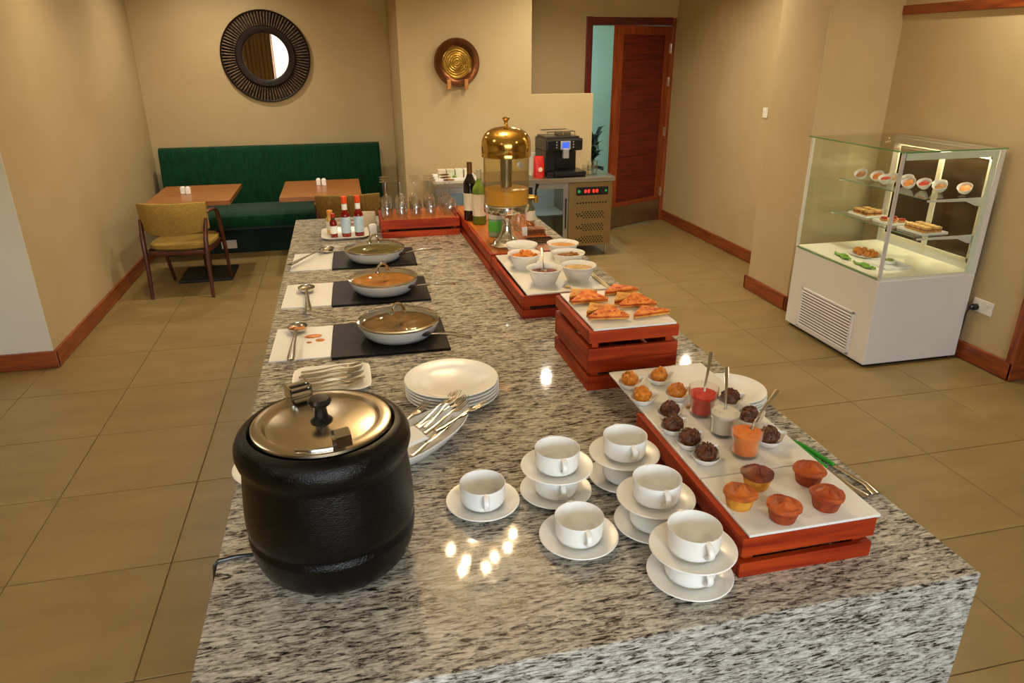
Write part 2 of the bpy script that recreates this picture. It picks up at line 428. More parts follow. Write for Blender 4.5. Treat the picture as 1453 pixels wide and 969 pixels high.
ld = bpy.data.lights.new('lamp_light', 'AREA'); ld.shape = 'DISK'; ld.size = .3; ld.energy = 22; ld.color = (.85, 1, .98)
lo = bpy.data.objects.new('lamp_light', ld); COL.objects.link(lo); lo.parent = ul; lo.location = (0, 0, -.08)

# ------------------------------------------------------------------ buffet island
ZC = .95
IX0, IX1, IY0, IY1 = -.324, 1.16, .885, 4.571
isl = thing('buffet_island', 'long buffet island clad in streaky grey and cream granite', 'counter', ((IX0+IX1)/2, (IY0+IY1)/2, 0))
ix, iy = (IX1-IX0)/2, (IY1-IY0)/2
obj('countertop', B(-ix, ix, -iy, iy, ZC-.03, ZC), GRAN, isl, bevel=.003)
obj('front_panel', B(-ix, ix, -iy, -iy+.03, .0, ZC-.031), GRAN, isl, bevel=.002)
obj('back_panel', B(-ix, ix, iy-.03, iy, .0, ZC-.031), GRAN, isl, bevel=.002)
obj('cabinet_body', B(-ix+.02, ix-.02, -iy+.031, iy-.031, .0, ZC-.031), TRIM['z'], isl)

# ------------------------------------------------------------------ slatted crates and boards
def crate(label, x0, x1, y0, y1, slats, h, deck=None):
    cx, cy = (x0+x1)/2, (y0+y1)/2
    t = thing('slatted_crate', label, 'crate', (cx, cy, ZC), 0, 'slatted red-brown wooden display crates')
    a, b = (x1-x0)/2, (y1-y0)/2; th = .014
    for z0, z1 in slats:
        j = random.uniform(-.001, .001)
        obj('slat', B(-a, a, -b, -b+th, z0, z1), RED['x'], t, bevel=.0015)
        obj('slat', B(-a, a, b-th, b, z0, z1), RED['x'], t, bevel=.0015)
        obj('slat', B(-a+j, -a+th+j, -b+th, b-th, z0, z1), RED['y'], t, bevel=.0015)
        obj('slat', B(a-th, a, -b+th, b-th, z0, z1), RED['y'], t, bevel=.0015)
    for sx in (-1, 1):
        for sy in (-1, 1):
            x = sx*(a-th-.011); y = sy*(b-th-.011)
            obj('corner_post', B(x-.0105, x+.0105, y-.0105, y+.0105, .002, h-.007), RED['z'], t)
    if deck:
        k = 3; ww = (2*a-2*th-.004)/k
        for i in range(k):
            xx = -a+th+.002+i*ww
            obj('deck_board', B(xx, xx+ww-.003, -b+th+.001, b-th-.001, h-.012, h-.0005), DECK, t, bevel=.001)
    return t
LOW = [(0, .034), (.05, .093)]
crate('low slatted crate under the muffins nearest the camera', .683, .98, .984, 1.515, LOW, .093)
crate('tall slatted crate under the toasted sandwich triangles', .664, .952, 1.846, 2.203, [(0, .045), (.058, .0975), (.0985, .138), (.156, .193)], .193)
crate('low slatted crate under the white bowls', .622, .98, 2.506, 3.10, LOW, .093)
crate('low slatted crate under the juice dispenser and bottles', .622, .98, 3.112, 4.27, [(0, .034), (.05, .1)], .1, deck=True)
crate('low slatted crate under the upturned wine glasses', .172, .612, 3.945, 4.26, [(0, .034), (.05, .1)], .1, deck=True)
def board(label, x0, x1, y0, y1, z, rz=0, m=BOARD, th=.006, name='serving_board', grp='white serving boards'):
    o = obj(name, B(-(x1-x0)/2, (x1-x0)/2, -(y1-y0)/2, (y1-y0)/2, 0, th), m, None, ((x0+x1)/2, (y0+y1)/2, z), (0, 0, rz), bevel=.0015)
    return tag(o, label, 'board', grp)
ZB = ZC+.0935          # underside of boards on the low crates
ZT = ZB+.006
board('white board under the five muffins', .696, .988, .985, 1.186, ZB)
board('white board under the canape spoons and dip glasses', .696, .988, 1.190, 1.758, ZB)
board('white board under the toasted sandwiches', .679, .945, 1.850, 2.200, ZC+.1935)
ZS = ZC+.1995
board('white board under the six bowls', .642, .985, 2.510, 3.098, ZB)

# ------------------------------------------------------------------ lathe kits
def shell(prof_out, prof_in): return prof_out + prof_in[::-1]
# saucer / plate profile helper: r outer, height h, thickness t
def plate_prof(r, h, well=.62, t=.004):
    rw_ = r*well
    return [(0, 0), (rw_*.9, 0), (rw_*.95, .001), (rw_, h*.35), (r*.97, h-.0015), (r, h), (r*.985, h+t*.55), (r*.96, h+t*.5), (rw_*1.0, h*.35+t*.8), (rw_*.92, t*1.1), (0, t)]
SAUCER = mesh('saucer', G().lathe(plate_prof(.0845, .014, .56, .0035), 48), PORC)
DINNER = mesh('dinner_plate', G().lathe(plate_prof(.141, .017, .68, .0028), 64), PORC)
SIDEPL = mesh('side_plate', G().lathe(plate_prof(.104, .013, .66, .0026), 56), PORC)
cup_prof = [(0, .0), (.03, .0), (.031, .003), (.042, .0045), (.0475, .0095), (.0502, .018), (.051, .030), (.0516, .044), (.0522, .0555),
            (.0518, .057), (.0505, .0562), (.0492, .045), (.0488, .028), (.0465, .014), (.040, .0085), (0, .0065)]
CUPB = mesh('cup_bowl', G().lathe(cup_prof, 48), PORC)
def cup_handle():
    g = G(); pts = []
    for i in range(11):
        t = -PI/2+PI*i/10
        pts.append((0, -.0485-.0205*math.cos(t)*1.0, .0385+.0155*math.sin(t)))
    g.tube(pts, .0042, 8, flat=(.8, 1.6))
    return g
CUPH = mesh('handle', cup_handle(), PORC)
def cup(label, x, y, z, rz):
    t = thing('soup_cup', label, 'cup', (x, y, z), rz, 'white two-handled soup cups')
    put('bowl', CUPB, t); put('handle', CUPH, t); put('handle', CUPH, t, rot=(0, 0, PI))
    return t
def saucer(label, x, y, z):
    o = put('saucer', SAUCER, None, (x, y, z)); o.rotation_euler = (0, 0, random.random())
    tag(o, label, 'saucer', 'white saucers under the soup cups')
places = [((.241, 1.343), 1, 'standing alone nearest the soup kettle'),
          ((.416, 1.347), 2, 'in the stack of two nearest the soup kettle'),
          ((.592, 1.366), 2, 'in the farthest stack of two, by the crate corner'),
          ((.587, 1.180), 2, 'in the middle stack of two along the crate'),
          ((.415, 1.172), 1, 'standing alone in front of the cup stacks'),
          ((.591, 1.010), 2, 'in the nearest stack of two, by the crate')]
for (x, y), n_, d in places:
    for k in range(n_):
        lv = '' if n_ == 1 else (' lower' if k == 0 else ' upper')
        z = ZC+k*.0615
        dx, dy = (0, 0) if k == 0 else (random.uniform(-.002, .004), random.uniform(-.002, .004))
        saucer('white%s saucer %s' % (lv, d), x+dx, y+dy, z)
        cup('white two-handled%s soup cup %s' % (lv, d), x+dx, y+dy, z+.0042, random.uniform(-.06, .1))
for k in range(5):
    o = put('dinner_plate', DINNER, None, (.257+random.uniform(-.002, .002), 1.916+random.uniform(-.002, .002), ZC+k*.0108))
    tag(o, 'white dinner plate, %s of the stack of five beside the kettle' % ['bottom one', 'second from the bottom', 'middle one', 'second from the top', 'topmost'][k], 'plate', 'stack of dinner plates')
for k in range(4):
    o = put('side_plate', SIDEPL, None, (1.056+random.uniform(-.002, .002), 1.69+random.uniform(-.002, .002), ZC+k*.009))
    tag(o, 'white side plate, %s of the stack behind the dip glasses' % ['bottom one', 'second from the bottom', 'second from the top', 'topmost'][k], 'plate', 'stack of side plates')
o = put('side_plate', SIDEPL, None, (-.232, 1.612, ZC)); tag(o, 'white plate peeking out on the left behind the black kettle', 'plate')

# ------------------------------------------------------------------ cutlery
def fork_mesh():
    g = G()
    g.tube([(0, 0, .004), (.03, 0, .003), (.07, 0, .004), (.105, 0, .0075), (.125, 0, .008)], [.0062, .006, .004, .0026, .003], 8, flat=(.35, 1.3))
    g.tube([(.122, 0, .008), (.132, 0, .006), (.142, 0, .004), (.15, 0, .0035)], [.0035, .0085, .0105, .0105], 8, flat=(.14, 1.))
    for k in range(4):
        y = -.0082+k*.00547
        g.tube([(.148, y, .0035), (.165, y, .0035), (.185, y, .007), (.197, y, .011)], [.0019, .0018, .0015, .0009], 6, flat=(.7, 1))
    return mesh('fork', g, CUTL)
FORK = fork_mesh()
def fork(label, loc, rot, grp):
    tag(put('fork', FORK, None, loc, rot), label, 'fork', grp)
def spoon_geo(L, br, hr, scoop=.35):
    g = G(); rows = []
    for i in range(9):
        s = i/8
        rr = math.sin(s*PI/2)
        rows.append([(L+br*.95+br*1.15*rr*math.cos(2*PI*j/20), br*.92*rr*math.sin(2*PI*j/20), -scoop*br*(1-s**2)+.003) for j in range(20)])
    g.grid(rows, True)
    rows2 = [[(x, y, z-.0012 if i_ < 8 else z) for (x, y, z) in r] for i_, r in enumerate(rows)]
    g.grid(rows2, True)
    g.tube([(0, 0, .006), (L*.12, 0, .007), (L*.45, 0, .009), (L*.85, 0, .008), (L-.004, 0, .003), (L+br*.1, 0, .001)],
           [hr*1.25, hr*1.35, hr*.85, hr*.62, hr*.75, hr*.8], 8, flat=(.35, 1.))
    return g
TSP = mesh('teaspoon', spoon_geo(.11, .015, .0044), CUTL)
SSP = mesh('serving_spoon', spoon_geo(.29, .039, .0095, .5), CUTL)

# rectangular plate with forks behind the kettle
def square_plate(label, cx, cy, w_, d_, name='rectangular_plate', rz=0, lip=.012):
    rows = []
    for (k, z) in ((.0, .0), (.8, .0), (.84, .001), (1.0, lip), (1.0, lip+.003), (.97, lip+.003), (.83, .0045), (0, .004)):
        pts = []
        for i in range(32):
            q = 2*PI*i/32+PI/32; c, s = math.cos(q), math.sin(q); e = 7.0
            r = (abs(c)**e+abs(s)**e)**(-1/e)
            pts.append((k*r*c*w_/2, k*r*s*d_/2, z))
        rows.append(pts)
    o = obj(name, G().grid(rows, True), PORC, None, (cx, cy, ZC), (0, 0, rz))
    return tag(o, label, 'plate')
square_plate('white rectangular plate holding a row of forks behind the kettle', -.097, 2.1, .242, .205)
for k in range(8):
    y = 2.035+k*.0185
    fork('fork in the row on the rectangular plate, %s from the front' % ORD[k], (-.196+random.uniform(-.006, .006), y, ZC+.0055+.0035*(k % 2)),
         (0, -.02-.004*k, random.uniform(-.05, .05)), 'forks on the rectangular plate')
# boat dish with napkin and forks
def boat_dish():
    rows = []
    for k, z in ((0, 0), (.5, 0), (.62, .004), (.9, .03), (1., .044), (.985, .046), (.95, .043), (.85, .03), (.58, .008), (0, .006)):
        pts = []
        for i in range(40):
            q = 2*PI*i/40; c, s = math.cos(q), math.sin(q)
            lift = .012*abs(c)**3*(z/.046)
            pts.append((.2*k*abs(c)**.9*(1 if c > 0 else -1), .075*k*s*(1-.25*abs(c)**4), z+lift))
        rows.append(pts)
    return G().grid(rows, True)
BA = math.radians(43); BC = Vector((.126, 1.622, ZC))
tag(obj('boat_dish', boat_dish(), PORC, None, BC, (0, 0, BA)), 'long white boat-shaped dish of forks between kettle and plate stack', 'dish')
def bd(u, v, z): return tuple(BC+Vector((u*math.cos(BA)-v*math.sin(BA), u*math.sin(BA)+v*math.cos(BA), z)))
nk = G()
for k in range(3): nk.box(-.05+.002*k, .05-.003*k, -.03, .03, .004*k, .004*k+.0035)
tag(obj('napkin', nk, PAPER, None, bd(-.045, .004, .047), (.1, -.06, BA-.3), bevel=.0015), 'folded white paper napkin lying in the boat dish', 'napkin')
fk = [(-.085, -.05, .036, .16, BA+.08), (-.02, -.046, .042, .14, BA+.02), (.0, -.02, .05, .10, BA+.06), (.015, -.006, .056, .2, BA+.16),
      (.01, .012, .052, .16, BA-.06), (.02, .028, .046, .12, BA+.12), (-.07, .05, .046, .2, BA+.12), (.025, -.034, .050, .1, BA-.12)]
for k, (u, v, z, tl, rz) in enumerate(fk):
    fork('fork in the boat dish, %s from the camera side' % ORD[k], bd(u, v, z), (random.uniform(-.3, .3), -tl*.35, rz), 'forks in the boat dish')

# ------------------------------------------------------------------ soup kettle
KX, KY = -.085, 1.243
kt = thing('soup_kettle', 'large black electric soup kettle with a steel lid', 'soup kettle', (KX, KY, ZC), 0)
kp = [(0, .012), (.128, .012), (.14, .016), (.152, .032), (.1595, .055), (.1635, .085), (.1632, .092), (.160, .098), (.1595, .103), (.163, .108), (.1645, .125), (.1635, .155),
      (.161, .19), (.158, .222), (.156, .2405), (.1555, .246), (.158, .250), (.1625, .257), (.1655, .270), (.1645, .284), (.158, .298), (.148, .307), (.138, .3095), (.1335, .3045), (.1335, .29), (0, .29)]
obj('kettle_body', G().lathe(kp, 96), KBLACK, kt)
for a in (.4, 2.5, 4.4):
    obj('foot', G().lathe([(0, 0), (.012, 0), (.014, .016), (0, .016)], 14, T(.115*math.cos(a), .115*math.sin(a), 0)), DARKP, kt)
lid = obj('lid', G().lathe([(0, .313), (.092, .313), (.1, .3105), (.104, .3105), (.11, .316), (.124, .317), (.1305, .314), (.1315, .309), (.1295, .309), (.127, .311), (0, .309)], 96), LIDST, kt)
obj('knob', G().lathe([(0, .312), (.02, .312), (.021, .315), (.013, .323), (.0115, .342), (.014, .347), (.021, .350), (.0225, .355), (.018, .361), (0, .363)], 32), BLACKP, lid)
ha = math.radians(112)
HM = T(0, 0, 0, rz=ha)
hg = G()
for k in range(3):
    hg.tube([(.112+k*.0125, -.02, .322+.006*k), (.112+k*.0125, .02, .322+.006*k)], .0062, 10, HM)
hg.box(.09, .113, -.018, .018, .3165, .319, HM)
for sy in (-1, 1): hg.box(.105, .145, sy*.021-.0015, sy*.021+.0015, .312, .342, HM)
obj('hinge', hg, CHROME, lid)
hb = G()
for k in range(2): hb.box(.1145+k*.0125, .122+k*.0125, -.0175, .0175, .327+.006*k, .331+.006*k, HM)
obj('hinge_inlay', hb, BLACKP, lid)
ta = math.radians(-72)
TM = T(0, 0, 0, rz=ta)
tp = [(.112, 0, .3175), (.107, 0, .333), (.112, 0, .349), (.125, 0, .354), (.137, 0, .345), (.140, 0, .326)]
hg = G()
rows = [[(x, -.0135, z) for x, _, z in tp], [(x, .0135, z) for x, _, z in tp]]
hg.grid(rows, M=TM); hg.grid([[(x-.0012, y, z-.0012) for x, y, z in r] for r in rows], M=TM)
obj('lift_tab', hg, CHROME, lid)
obj('ladle_flap', G().tube([(.122*math.cos(q), .122*math.sin(q), .3185) for q in [math.radians(-110+k*5) for k in range(7)]], .0045, 8), CHROME, lid)
obj('power_cord', G().tube([(-.15, .03, .02), (-.165, .03, .006), (-.2, .034, .005), (-.236, .028, .005), (-.2435, .022, .0), (-.2445, .015, -.02), (-.245, -.02, -.06), (-.245, -.04, -.3), (-.245, -.03, -.6)], .004, 8), BLACKP, kt)

# ------------------------------------------------------------------ pan stations
def pan_prof():
    return [(0, .004), (.105, .004), (.116, .008), (.133, .026), (.144, .05), (.1465, .056), (.147, .058), (.144, .058), (.139, .045), (.128, .026), (.112, .011), (0, .009)]
PANB = mesh('pan_body', G().lathe(pan_prof(), 64), mat('white_enamel', 'c9cac8', .2, col2='d0d1cf', nscale=3, coat=.3))
lp = [(.147, .060), (.148, .062), (.1465, .0645), (.140, .0665)]
LIDR = mesh('lid_rim', G().lathe(lp+[(.139, .065), (.144, .0605), (.147, .060)], 64), CHROME)
LIDD = mesh('lid_glass', G().lathe([(.1405, .0655), (.12, .073), (.09, .081), (.05, .0865), (.015, .088), (0, .088)], 48), LIDG)
hk = G()
pts = [(math.cos(PI*i/12)*.024, 0, .090+.032*math.sin(PI*i/12)) for i in range(13)]
hk.tube(pts, .0042, 8, flat=(1.2, 1.9)); hk.lathe([(0, .0875), (.012, .0875), (.012, .091), (0, .092)], 14, T(.024)); hk.lathe([(0, .0875), (.012, .0875), (.012, .091), (0, .092)], 14, T(-.024))
LIDK = mesh('lid_handle', hk, CHROME)
ph_ = G().tube([(.165, 0, .045), (.2, 0, .056), (.26, 0, .07), (.32, 0, .078), (.358, 0, .080)], [.008, .0085, .010, .0105, .007], 10, flat=(.45, 1.1))
PANH = mesh('handle', ph_, CUTL)
bk = G().tube([(.138, 0, .04), (.15, 0, .041), (.17, 0, .047)], [.013, .012, .0085], 8, flat=(.6, 1.4))
PANK = mesh('handle_bracket', bk, mat('dark_pan_bracket', '2c2622', .35, .6, col2='383028', nscale=8))
def station(k, y0, y1, wx, px, py, ang, food1, food2, spoonloc, spoonrz, where):
    tag(obj('slate_slab', B(-.2025, .2025, -(y1-y0)/2, (y1-y0)/2, 0, .01), SLATE, None, (.1065, (y0+y1)/2, ZC), (0, 0, math.radians(-1.2)), bevel=.001), 'black slate slab under the %s lidded pan' % where, 'slab', 'slate slabs under the pans')
    board('white board holding a serving spoon beside the %s pan' % where, wx, -.0985, y0+.03, y1+.012, ZC, math.radians(-1.5), th=.005, grp='white spoon rest boards')
    t = thing('lidded_pan', 'white enamel frying pan with a glass lid, %s of three' % where, 'pan', (px, py, ZC+.0075), math.radians(ang), 'lidded pans on slate slabs')
    put('pan_body', PANB, t); put('handle', PANH, t); put('handle_bracket', PANK, t)
    l_ = put('lid_glass', LIDD, t); put('lid_rim', LIDR, l_); put('lid_handle', LIDK, l_, rot=(0, 0, math.radians(20-ang)))
    g = G(); rows = []
    rng = random.Random(k)
    for i in range(9):
        rows.append([(.136*i/8*math.cos(2*PI*j/36), .136*i/8*math.sin(2*PI*j/36), .043+(.004*rng.uniform(-1, 1) if i < 8 else 0)) for j in range(36)])
    g.grid(rows, True)
    f = obj('food', g, mat('pan_food_%d' % k, food1, .35, col2=food2, nscale=28, detail=6, bump=.3), None, (px, py, ZC+.0078)); tag(f, 'cooked food filling the %s pan under its lid' % where, 'food', 'food in the pans')
    s = put('serving_spoon', SSP, None, spoonloc, (0, spoonrz[1], spoonrz[0])); tag(s, 'large steel serving spoon resting on the board by the %s pan' % where, 'spoon', 'serving spoons by the pans')
    return s
station(3, 2.268, 2.592, -.302, .142, 2.433, -53, '6e5016', '8e6a24', (-.228, 2.238, ZC+.0235), (math.radians(89), -.0), 'nearest')
station(2, 2.818, 3.152, -.298, .121, 2.972, -40, 'b8741c', 'd4983c', (-.186, 2.72, ZC+.0235), (math.radians(93.5), -.0), 'middle')
station(1, 3.366, 3.69, -.292, .110, 3.494, -29, '5c5418', '7c742c', (-.290, 3.418, ZC+.0235), (math.radians(60), -.0), 'farthest')
st = mat('orange_sauce', 'b85a10', .3, col2='d8881c', nscale=40, spec=.6)
rng = random.Random(3)
for i, (x, y, rx, ry) in enumerate(((-.165, 2.50, .03, .018), (-.14, 2.455, .017, .012), (-.178, 2.44, .009, .006))):
    g = G().ball((0, 0, .001), rx, ry, .003, 14, 6, .12, rng=rng)
    o = obj('sauce_spill', g, st, None, (x, y, ZC+.0055)); tag(o, 'orange sauce smear on the nearest white board, %s' % ['largest patch', 'small patch nearer the slab', 'tiny drip'][i], 'sauce', 'sauce smears on the nearest board')
g = G()
for k in range(14):
    a, r = rng.uniform(0, 6.28), rng.uniform(0, .026)
    g.ball((r*math.cos(a), r*math.sin(a), rng.uniform(0, .005)), rng.uniform(.005, .012), None, .004, 8, 6, .15, rng=rng)
o = obj('spoon_residue', g, st, None, (-.2225, 2.565, ZC+.014)); tag(o, 'orange food stuck in the bowl of the nearest serving spoon', 'food')

# ------------------------------------------------------------------ canape spoons
def canape_mesh():
    rows = []
    for k, z in ((0, .0), (.6, .0), (.72, .002), (.92, .011), (1.0, .017), (.985, .0185), (.94, .0165), (.85, .0105), (.62, .0045), (0, .0035)):
        pts = []
        for i in range(36):
            q = 2*PI*i/36; c, s = math.cos(q), math.sin(q)
            r = .031+.022*max(0, c)**6
            tail = max(0, c)**5
            pts.append((k*r*c, k*(.031*s*(1-.15*tail)), z+.005*tail*k*k))
        rows.append(pts)
    return mesh('canape_spoon', G().grid(rows, True), PORC)
CSP = canape_mesh()
ORF = mat('orange_fritter', 'b4620e', .5, col2='e08c22', nscale=70, bump=.5, sss=.1)
BRF = mat('chocolate_crisp', '3c190c', .5, col2='74401f', nscale=80, bump=.7)
def lump(name, label, m, loc, r, jit, grp, seed):
    rng = random.Random(seed); g = G()
    g.ball((0, 0, r*.82), r, r*.95, r*.8, 16, 10, jit, rng=rng)
    n_ = 26 if m is ORF else 46
    for k in range(n_):
        a = rng.uniform(0, 2*PI); t = rng.uniform(-.1, 1.3)
        d = r*.88
        c_ = (d*math.cos(a)*math.cos(t), d*math.sin(a)*math.cos(t), r*.82+d*.85*math.sin(t))
        if m is ORF: g.ball(c_, rng.uniform(.14, .34)*r, None, None, 7, 5, .2, rng=rng)
        else: g.box(-.0055, .0055, -.0032, .0032, -.0016, .0016, T(c_[0], c_[1], c_[2], rng.uniform(0, 3), rng.uniform(0, 3), rng.uniform(0, 3)))
    tag(obj(name, g, m, None, loc), label, 'food', grp)
spn = [('o', .716, 1.650, .25, 'far left by the tall crate'), ('o', .806, 1.657, .3, 'far right by the tall crate'), ('o', .713, 1.553, .1, 'on the left edge of the board'), ('o', .812, 1.553, .35, 'beside the red dip glass'),
       ('b', .747, 1.459, .5, 'just in front of the orange ones'), ('b', .724, 1.389, .45, 'second in the row along the left edge'), ('b', .732, 1.317, .5, 'third in the row along the left edge'), ('b', .738, 1.247, .55, 'nearest the muffins on the left edge'),
       ('b', .930, 1.486, .2, 'right behind the white dip glass'), ('b', .927, 1.385, .25, 'right behind the orange dip glass'), ('b', .918, 1.284, .15, 'on the right edge nearest the muffins')]
for k, (kd, x, y, rz, d) in enumerate(spn):
    c = 'orange fritter' if kd == 'o' else 'chocolate cluster'
    o = put('canape_spoon', CSP, None, (x, y, ZT), (0, 0, rz)); tag(o, 'white porcelain canape spoon with %s, %s' % (c, d), 'canape spoon', 'canape spoons on the board')
    if kd == 'o': lump('fritter', 'orange fritter in the canape spoon %s' % d, ORF, (x, y, ZT+.0045), .0235, .06, 'orange fritters', k)
    else: lump('chocolate_cluster', 'dark brown chocolate cluster in the spoon %s' % d, BRF, (x, y, ZT+.0045), .0245, .08, 'chocolate clusters', k)
for k, (x, y, rz, d) in enumerate(((.766, 1.492, .9, 'in front of the left fritter'), (.835, 1.503, .2, 'near the red dip glass'))):
    g = G().tube([(-.022, 0, .003), (-.008, .001, .004), (.01, -.001, .004), (.022, .001, .003)], [.003, .005, .0045, .002], 7, flat=(.6, 1))
    tag(obj('crumb_sliver', g, mat('pale_crumb', 'c8963c', .7, col2='dcb05c', nscale=60), None, (x, y, ZT), (0, 0, rz)), 'pale fried sliver on the white board %s' % d, 'food', 'slivers on the canape board')

# ------------------------------------------------------------------ dip glasses with teaspoons
def tumbler(label, x, y, m1, m2, cname, tip):
    t = thing('dip_glass', label, 'glass', (x, y, ZT), 0, 'small glasses of dip')
    H = .076
    out = [(0, 0), (.029, 0), (.0312, .003), (.0318, .042), (.0335, .045), (.0368, .05), (.0375, H), (.0367, H+.0006)]
    inn = [(.0358, H), (.0350, .051), (.032, .0462), (.0302, .042), (.0297, .008), (0, .006)]
    obj('glass_body', G().lathe(out+inn, 40), CLEAR, t)
    g = G().lathe([(0, .0075), (.029, .0085), (.0297, .042), (.0316, .0468), (.0345, .0515), (.0348, .058), (.02, .0605), (0, .06)], 32)
    d = obj('dip', g, mat(cname, m1, .35, col2=m2, nscale=30, sss=.15, bump=.15), None, (x, y, ZT)); tag(d, label.replace('glass of', 'portion of').replace('small ', '')+' inside its glass', 'dip', 'dips in small glasses')
    a = Vector((x, y, ZT)); tp = Vector(tip); bottom = a+(a-tp)*Vector((.11, .11, 0))+Vector((0, 0, .036))
    dr_ = (bottom-tp); L = dr_.length
    q = dr_.to_track_quat('X', 'Z')
    s = put('teaspoon', TSP, None, tp); s.rotation_mode = 'QUATERNION'; s.rotation_quaternion = q
    tag(s, 'steel teaspoon standing in the %s' % label.replace('small ', ''), 'spoon', 'teaspoons in the dips')
tumbler('small glass of bright red relish', .838, 1.462, 'c01206', 'e02a10', 'red_relish', (.888, 1.53, 1.185))
tumbler('small glass of white cream dip', .842, 1.357, 'dcd6c8', 'e8e2d6', 'white_dip', (.879, 1.437, 1.185))
tumbler('small glass of orange sauce dip', .842, 1.258, 'e0701c', 'f08c34', 'orange_dip', (.93, 1.29, 1.185))

# ------------------------------------------------------------------ muffins
def muffin(label, x, y, base, base2, top, top2, seed):
    rng = random.Random(seed)
    t = thing('muffin', label, 'muffin', (x, y, ZT), rng.random()*6, 'muffins on the near board')
    rows = []
    for (r, z) in ((0, 0), (.0225, 0), (.0245, .002), (.0305, .026), (.0325, .03)):
        rows.append([(r*math.cos(2*PI*i/28), r*math.sin(2*PI*i/28), z) for i in range(28)])
    obj('muffin_base', G().grid(rows, True), mat('muffin_base_%d' % seed, base, .7, col2=base2, nscale=70, bump=.3), t)
    rows = []
    ph0 = rng.uniform(0, 6)
    for (r, z, j, jz) in ((.0315, .0275, 0, 0), (.0345, .0305, .04, .001), (.0345, .0335, .045, .001), (.031, .0368, .05, .0008), (.026, .0362, .06, .001), (.0205, .0385, .10, .0016), (.0145, .0415, .2, .002), (.009, .0465, .28, .002), (.004, .0485, .3, .001), (0, .049, 0, 0)):
        rows.append([(r*(1+j*(math.sin(3*2*PI*i/28+ph0)*.6+math.sin(5*2*PI*i/28+2*ph0)*.5))*math.cos(2*PI*i/28), r*(1+j*(math.sin(3*2*PI*i/28+ph0)*.6+math.sin(5*2*PI*i/28+2*ph0)*.5))*math.sin(2*PI*i/28), z+rng.uniform(-jz, jz)) for i in range(28)])
    obj('muffin_top', G().grid(rows, True), mat('muffin_top_%d' % seed, top, .5, col2=top2, nscale=45, bump=.35, lo=.3, hi=.7), t)
muffin('golden muffin with orange top, front left on the board', .725, 1.078, 'c07a18', 'e0a030', '8e3808', 'd4701c', 1)
muffin('golden muffin with dark brown top beside the dip glasses', .797, 1.133, 'c07a18', 'e0a030', '4a1606', '8a3a12', 2)
muffin('red-brown muffin at the far right of the board', .914, 1.122, '862c08', 'aa4812', '8e2a06', 'c4601c', 3)
muffin('red-brown muffin at the front edge of the board', .786, 1.018, '862c08', 'aa4812', '942e08', 'cc661e', 4)
muffin('red-brown muffin at the near right corner of the board', .894, 1.033, '822a08', 'a44210', '8a2806', 'bc5618', 5)

# tongs on the counter edge
tg = thing('serving_tongs', 'steel tongs with green grips lying along the counter edge', 'tongs', (1.09, 1.42, ZC), math.radians(-82))
for s in (-1, 1):
    obj('arm', G().tube([(.1, s*.012, .006), (.17, s*.017, .007), (.225, s*.022, .008), (.262, s*.014, .006)], [.006, .0065, .009, .012], 8, flat=(.3, 1)), CUTL, tg)
    obj('grip', G().tube([(0, s*.003, .008), (.03, s*.007, .008), (.08, s*.011, .008), (.13, s*.013, .008)], [.005, .0075, .0075, .006], 8, flat=(.7, 1)), mat('green_silicone', '0e8a1c', .4, col2='149826', nscale=10), tg)

# ------------------------------------------------------------------ toasted sandwich triangles
TOAST = mat('toast', 'c07c1c', .6, col2='e8b456', nscale=40, bump=.4, lo=.3, hi=.7)
TOASTR = mat('cheese_toast', 'cc4c08', .5, col2='f0983a', nscale=45, bump=.4, lo=.35, hi=.62)
FILL = mat('sandwich_filling', 'a82c08', .4, col2='d86414', nscale=60, bump=.5)
def sandwich(label, x, y, rz, tilt, top, lift=0.):
    t = thing('sandwich_triangle', label, 'sandwich', (x, y, ZS+.0008+lift), rz, 'toasted sandwich triangles on the tall crate'); t.rotation_euler = (tilt, 0, rz)
    tri = [(-.064, -.03), (.064, -.03), (.004, .036)]
    obj('bread_slice', G().prism(tri, 0, .007), TOAST, t, bevel=.002)
    obj('filling', G().prism([(a*.985, b*.985-.0008) for a, b in tri], .007, .011), FILL, t, bevel=.001)
    rng = random.Random(int(x*1e4)); g = G().prism(tri, .011, .018)
    obj('bread_slice', g, top, t, bevel=.0025)
    for k in range(7):
        u = rng.uniform(.1, .9); v = rng.uniform(0, .7)*(1-abs(2*u-1))
        obj('cheese_blister', G().ball((-.055+.11*u, -.026+.055*v, .0178), rng.uniform(.004, .009), rng.uniform(.003, .006), .002, 8, 5, .15, rng=rng), TOASTR if top is TOAST else FILL, t)
LW = ['farthest', 'second farthest', 'second nearest', 'nearest']
for k, (x, y, rz, tl, m, lf) in enumerate(((.727, 2.158, .42, 0, TOAST, 0), (.740, 2.098, -.02, -.26, TOASTR, .004), (.738, 2.003, .36, 0, TOAST, 0), (.752, 1.938, -.16, -.26, TOASTR, .004))):
    sandwich('toasted sandwich triangle, %s in the left row' % LW[k], x, y, rz, -tl, m, lf+(.006 if tl else 0))
for k, (x, y, rz, tl, m, lf) in enumerate(((.876, 2.172, .10, 0, TOASTR, 0), (.862, 2.086, .34, 0, TOAST, 0), (.880, 2.026, -.10, -.26, TOASTR, .004), (.884, 1.940, .12, 0, TOASTR, 0))):
    sandwich('toasted sandwich triangle, %s in the right row' % LW[k], x, y, rz, -tl, m, lf+(.006 if tl else 0))

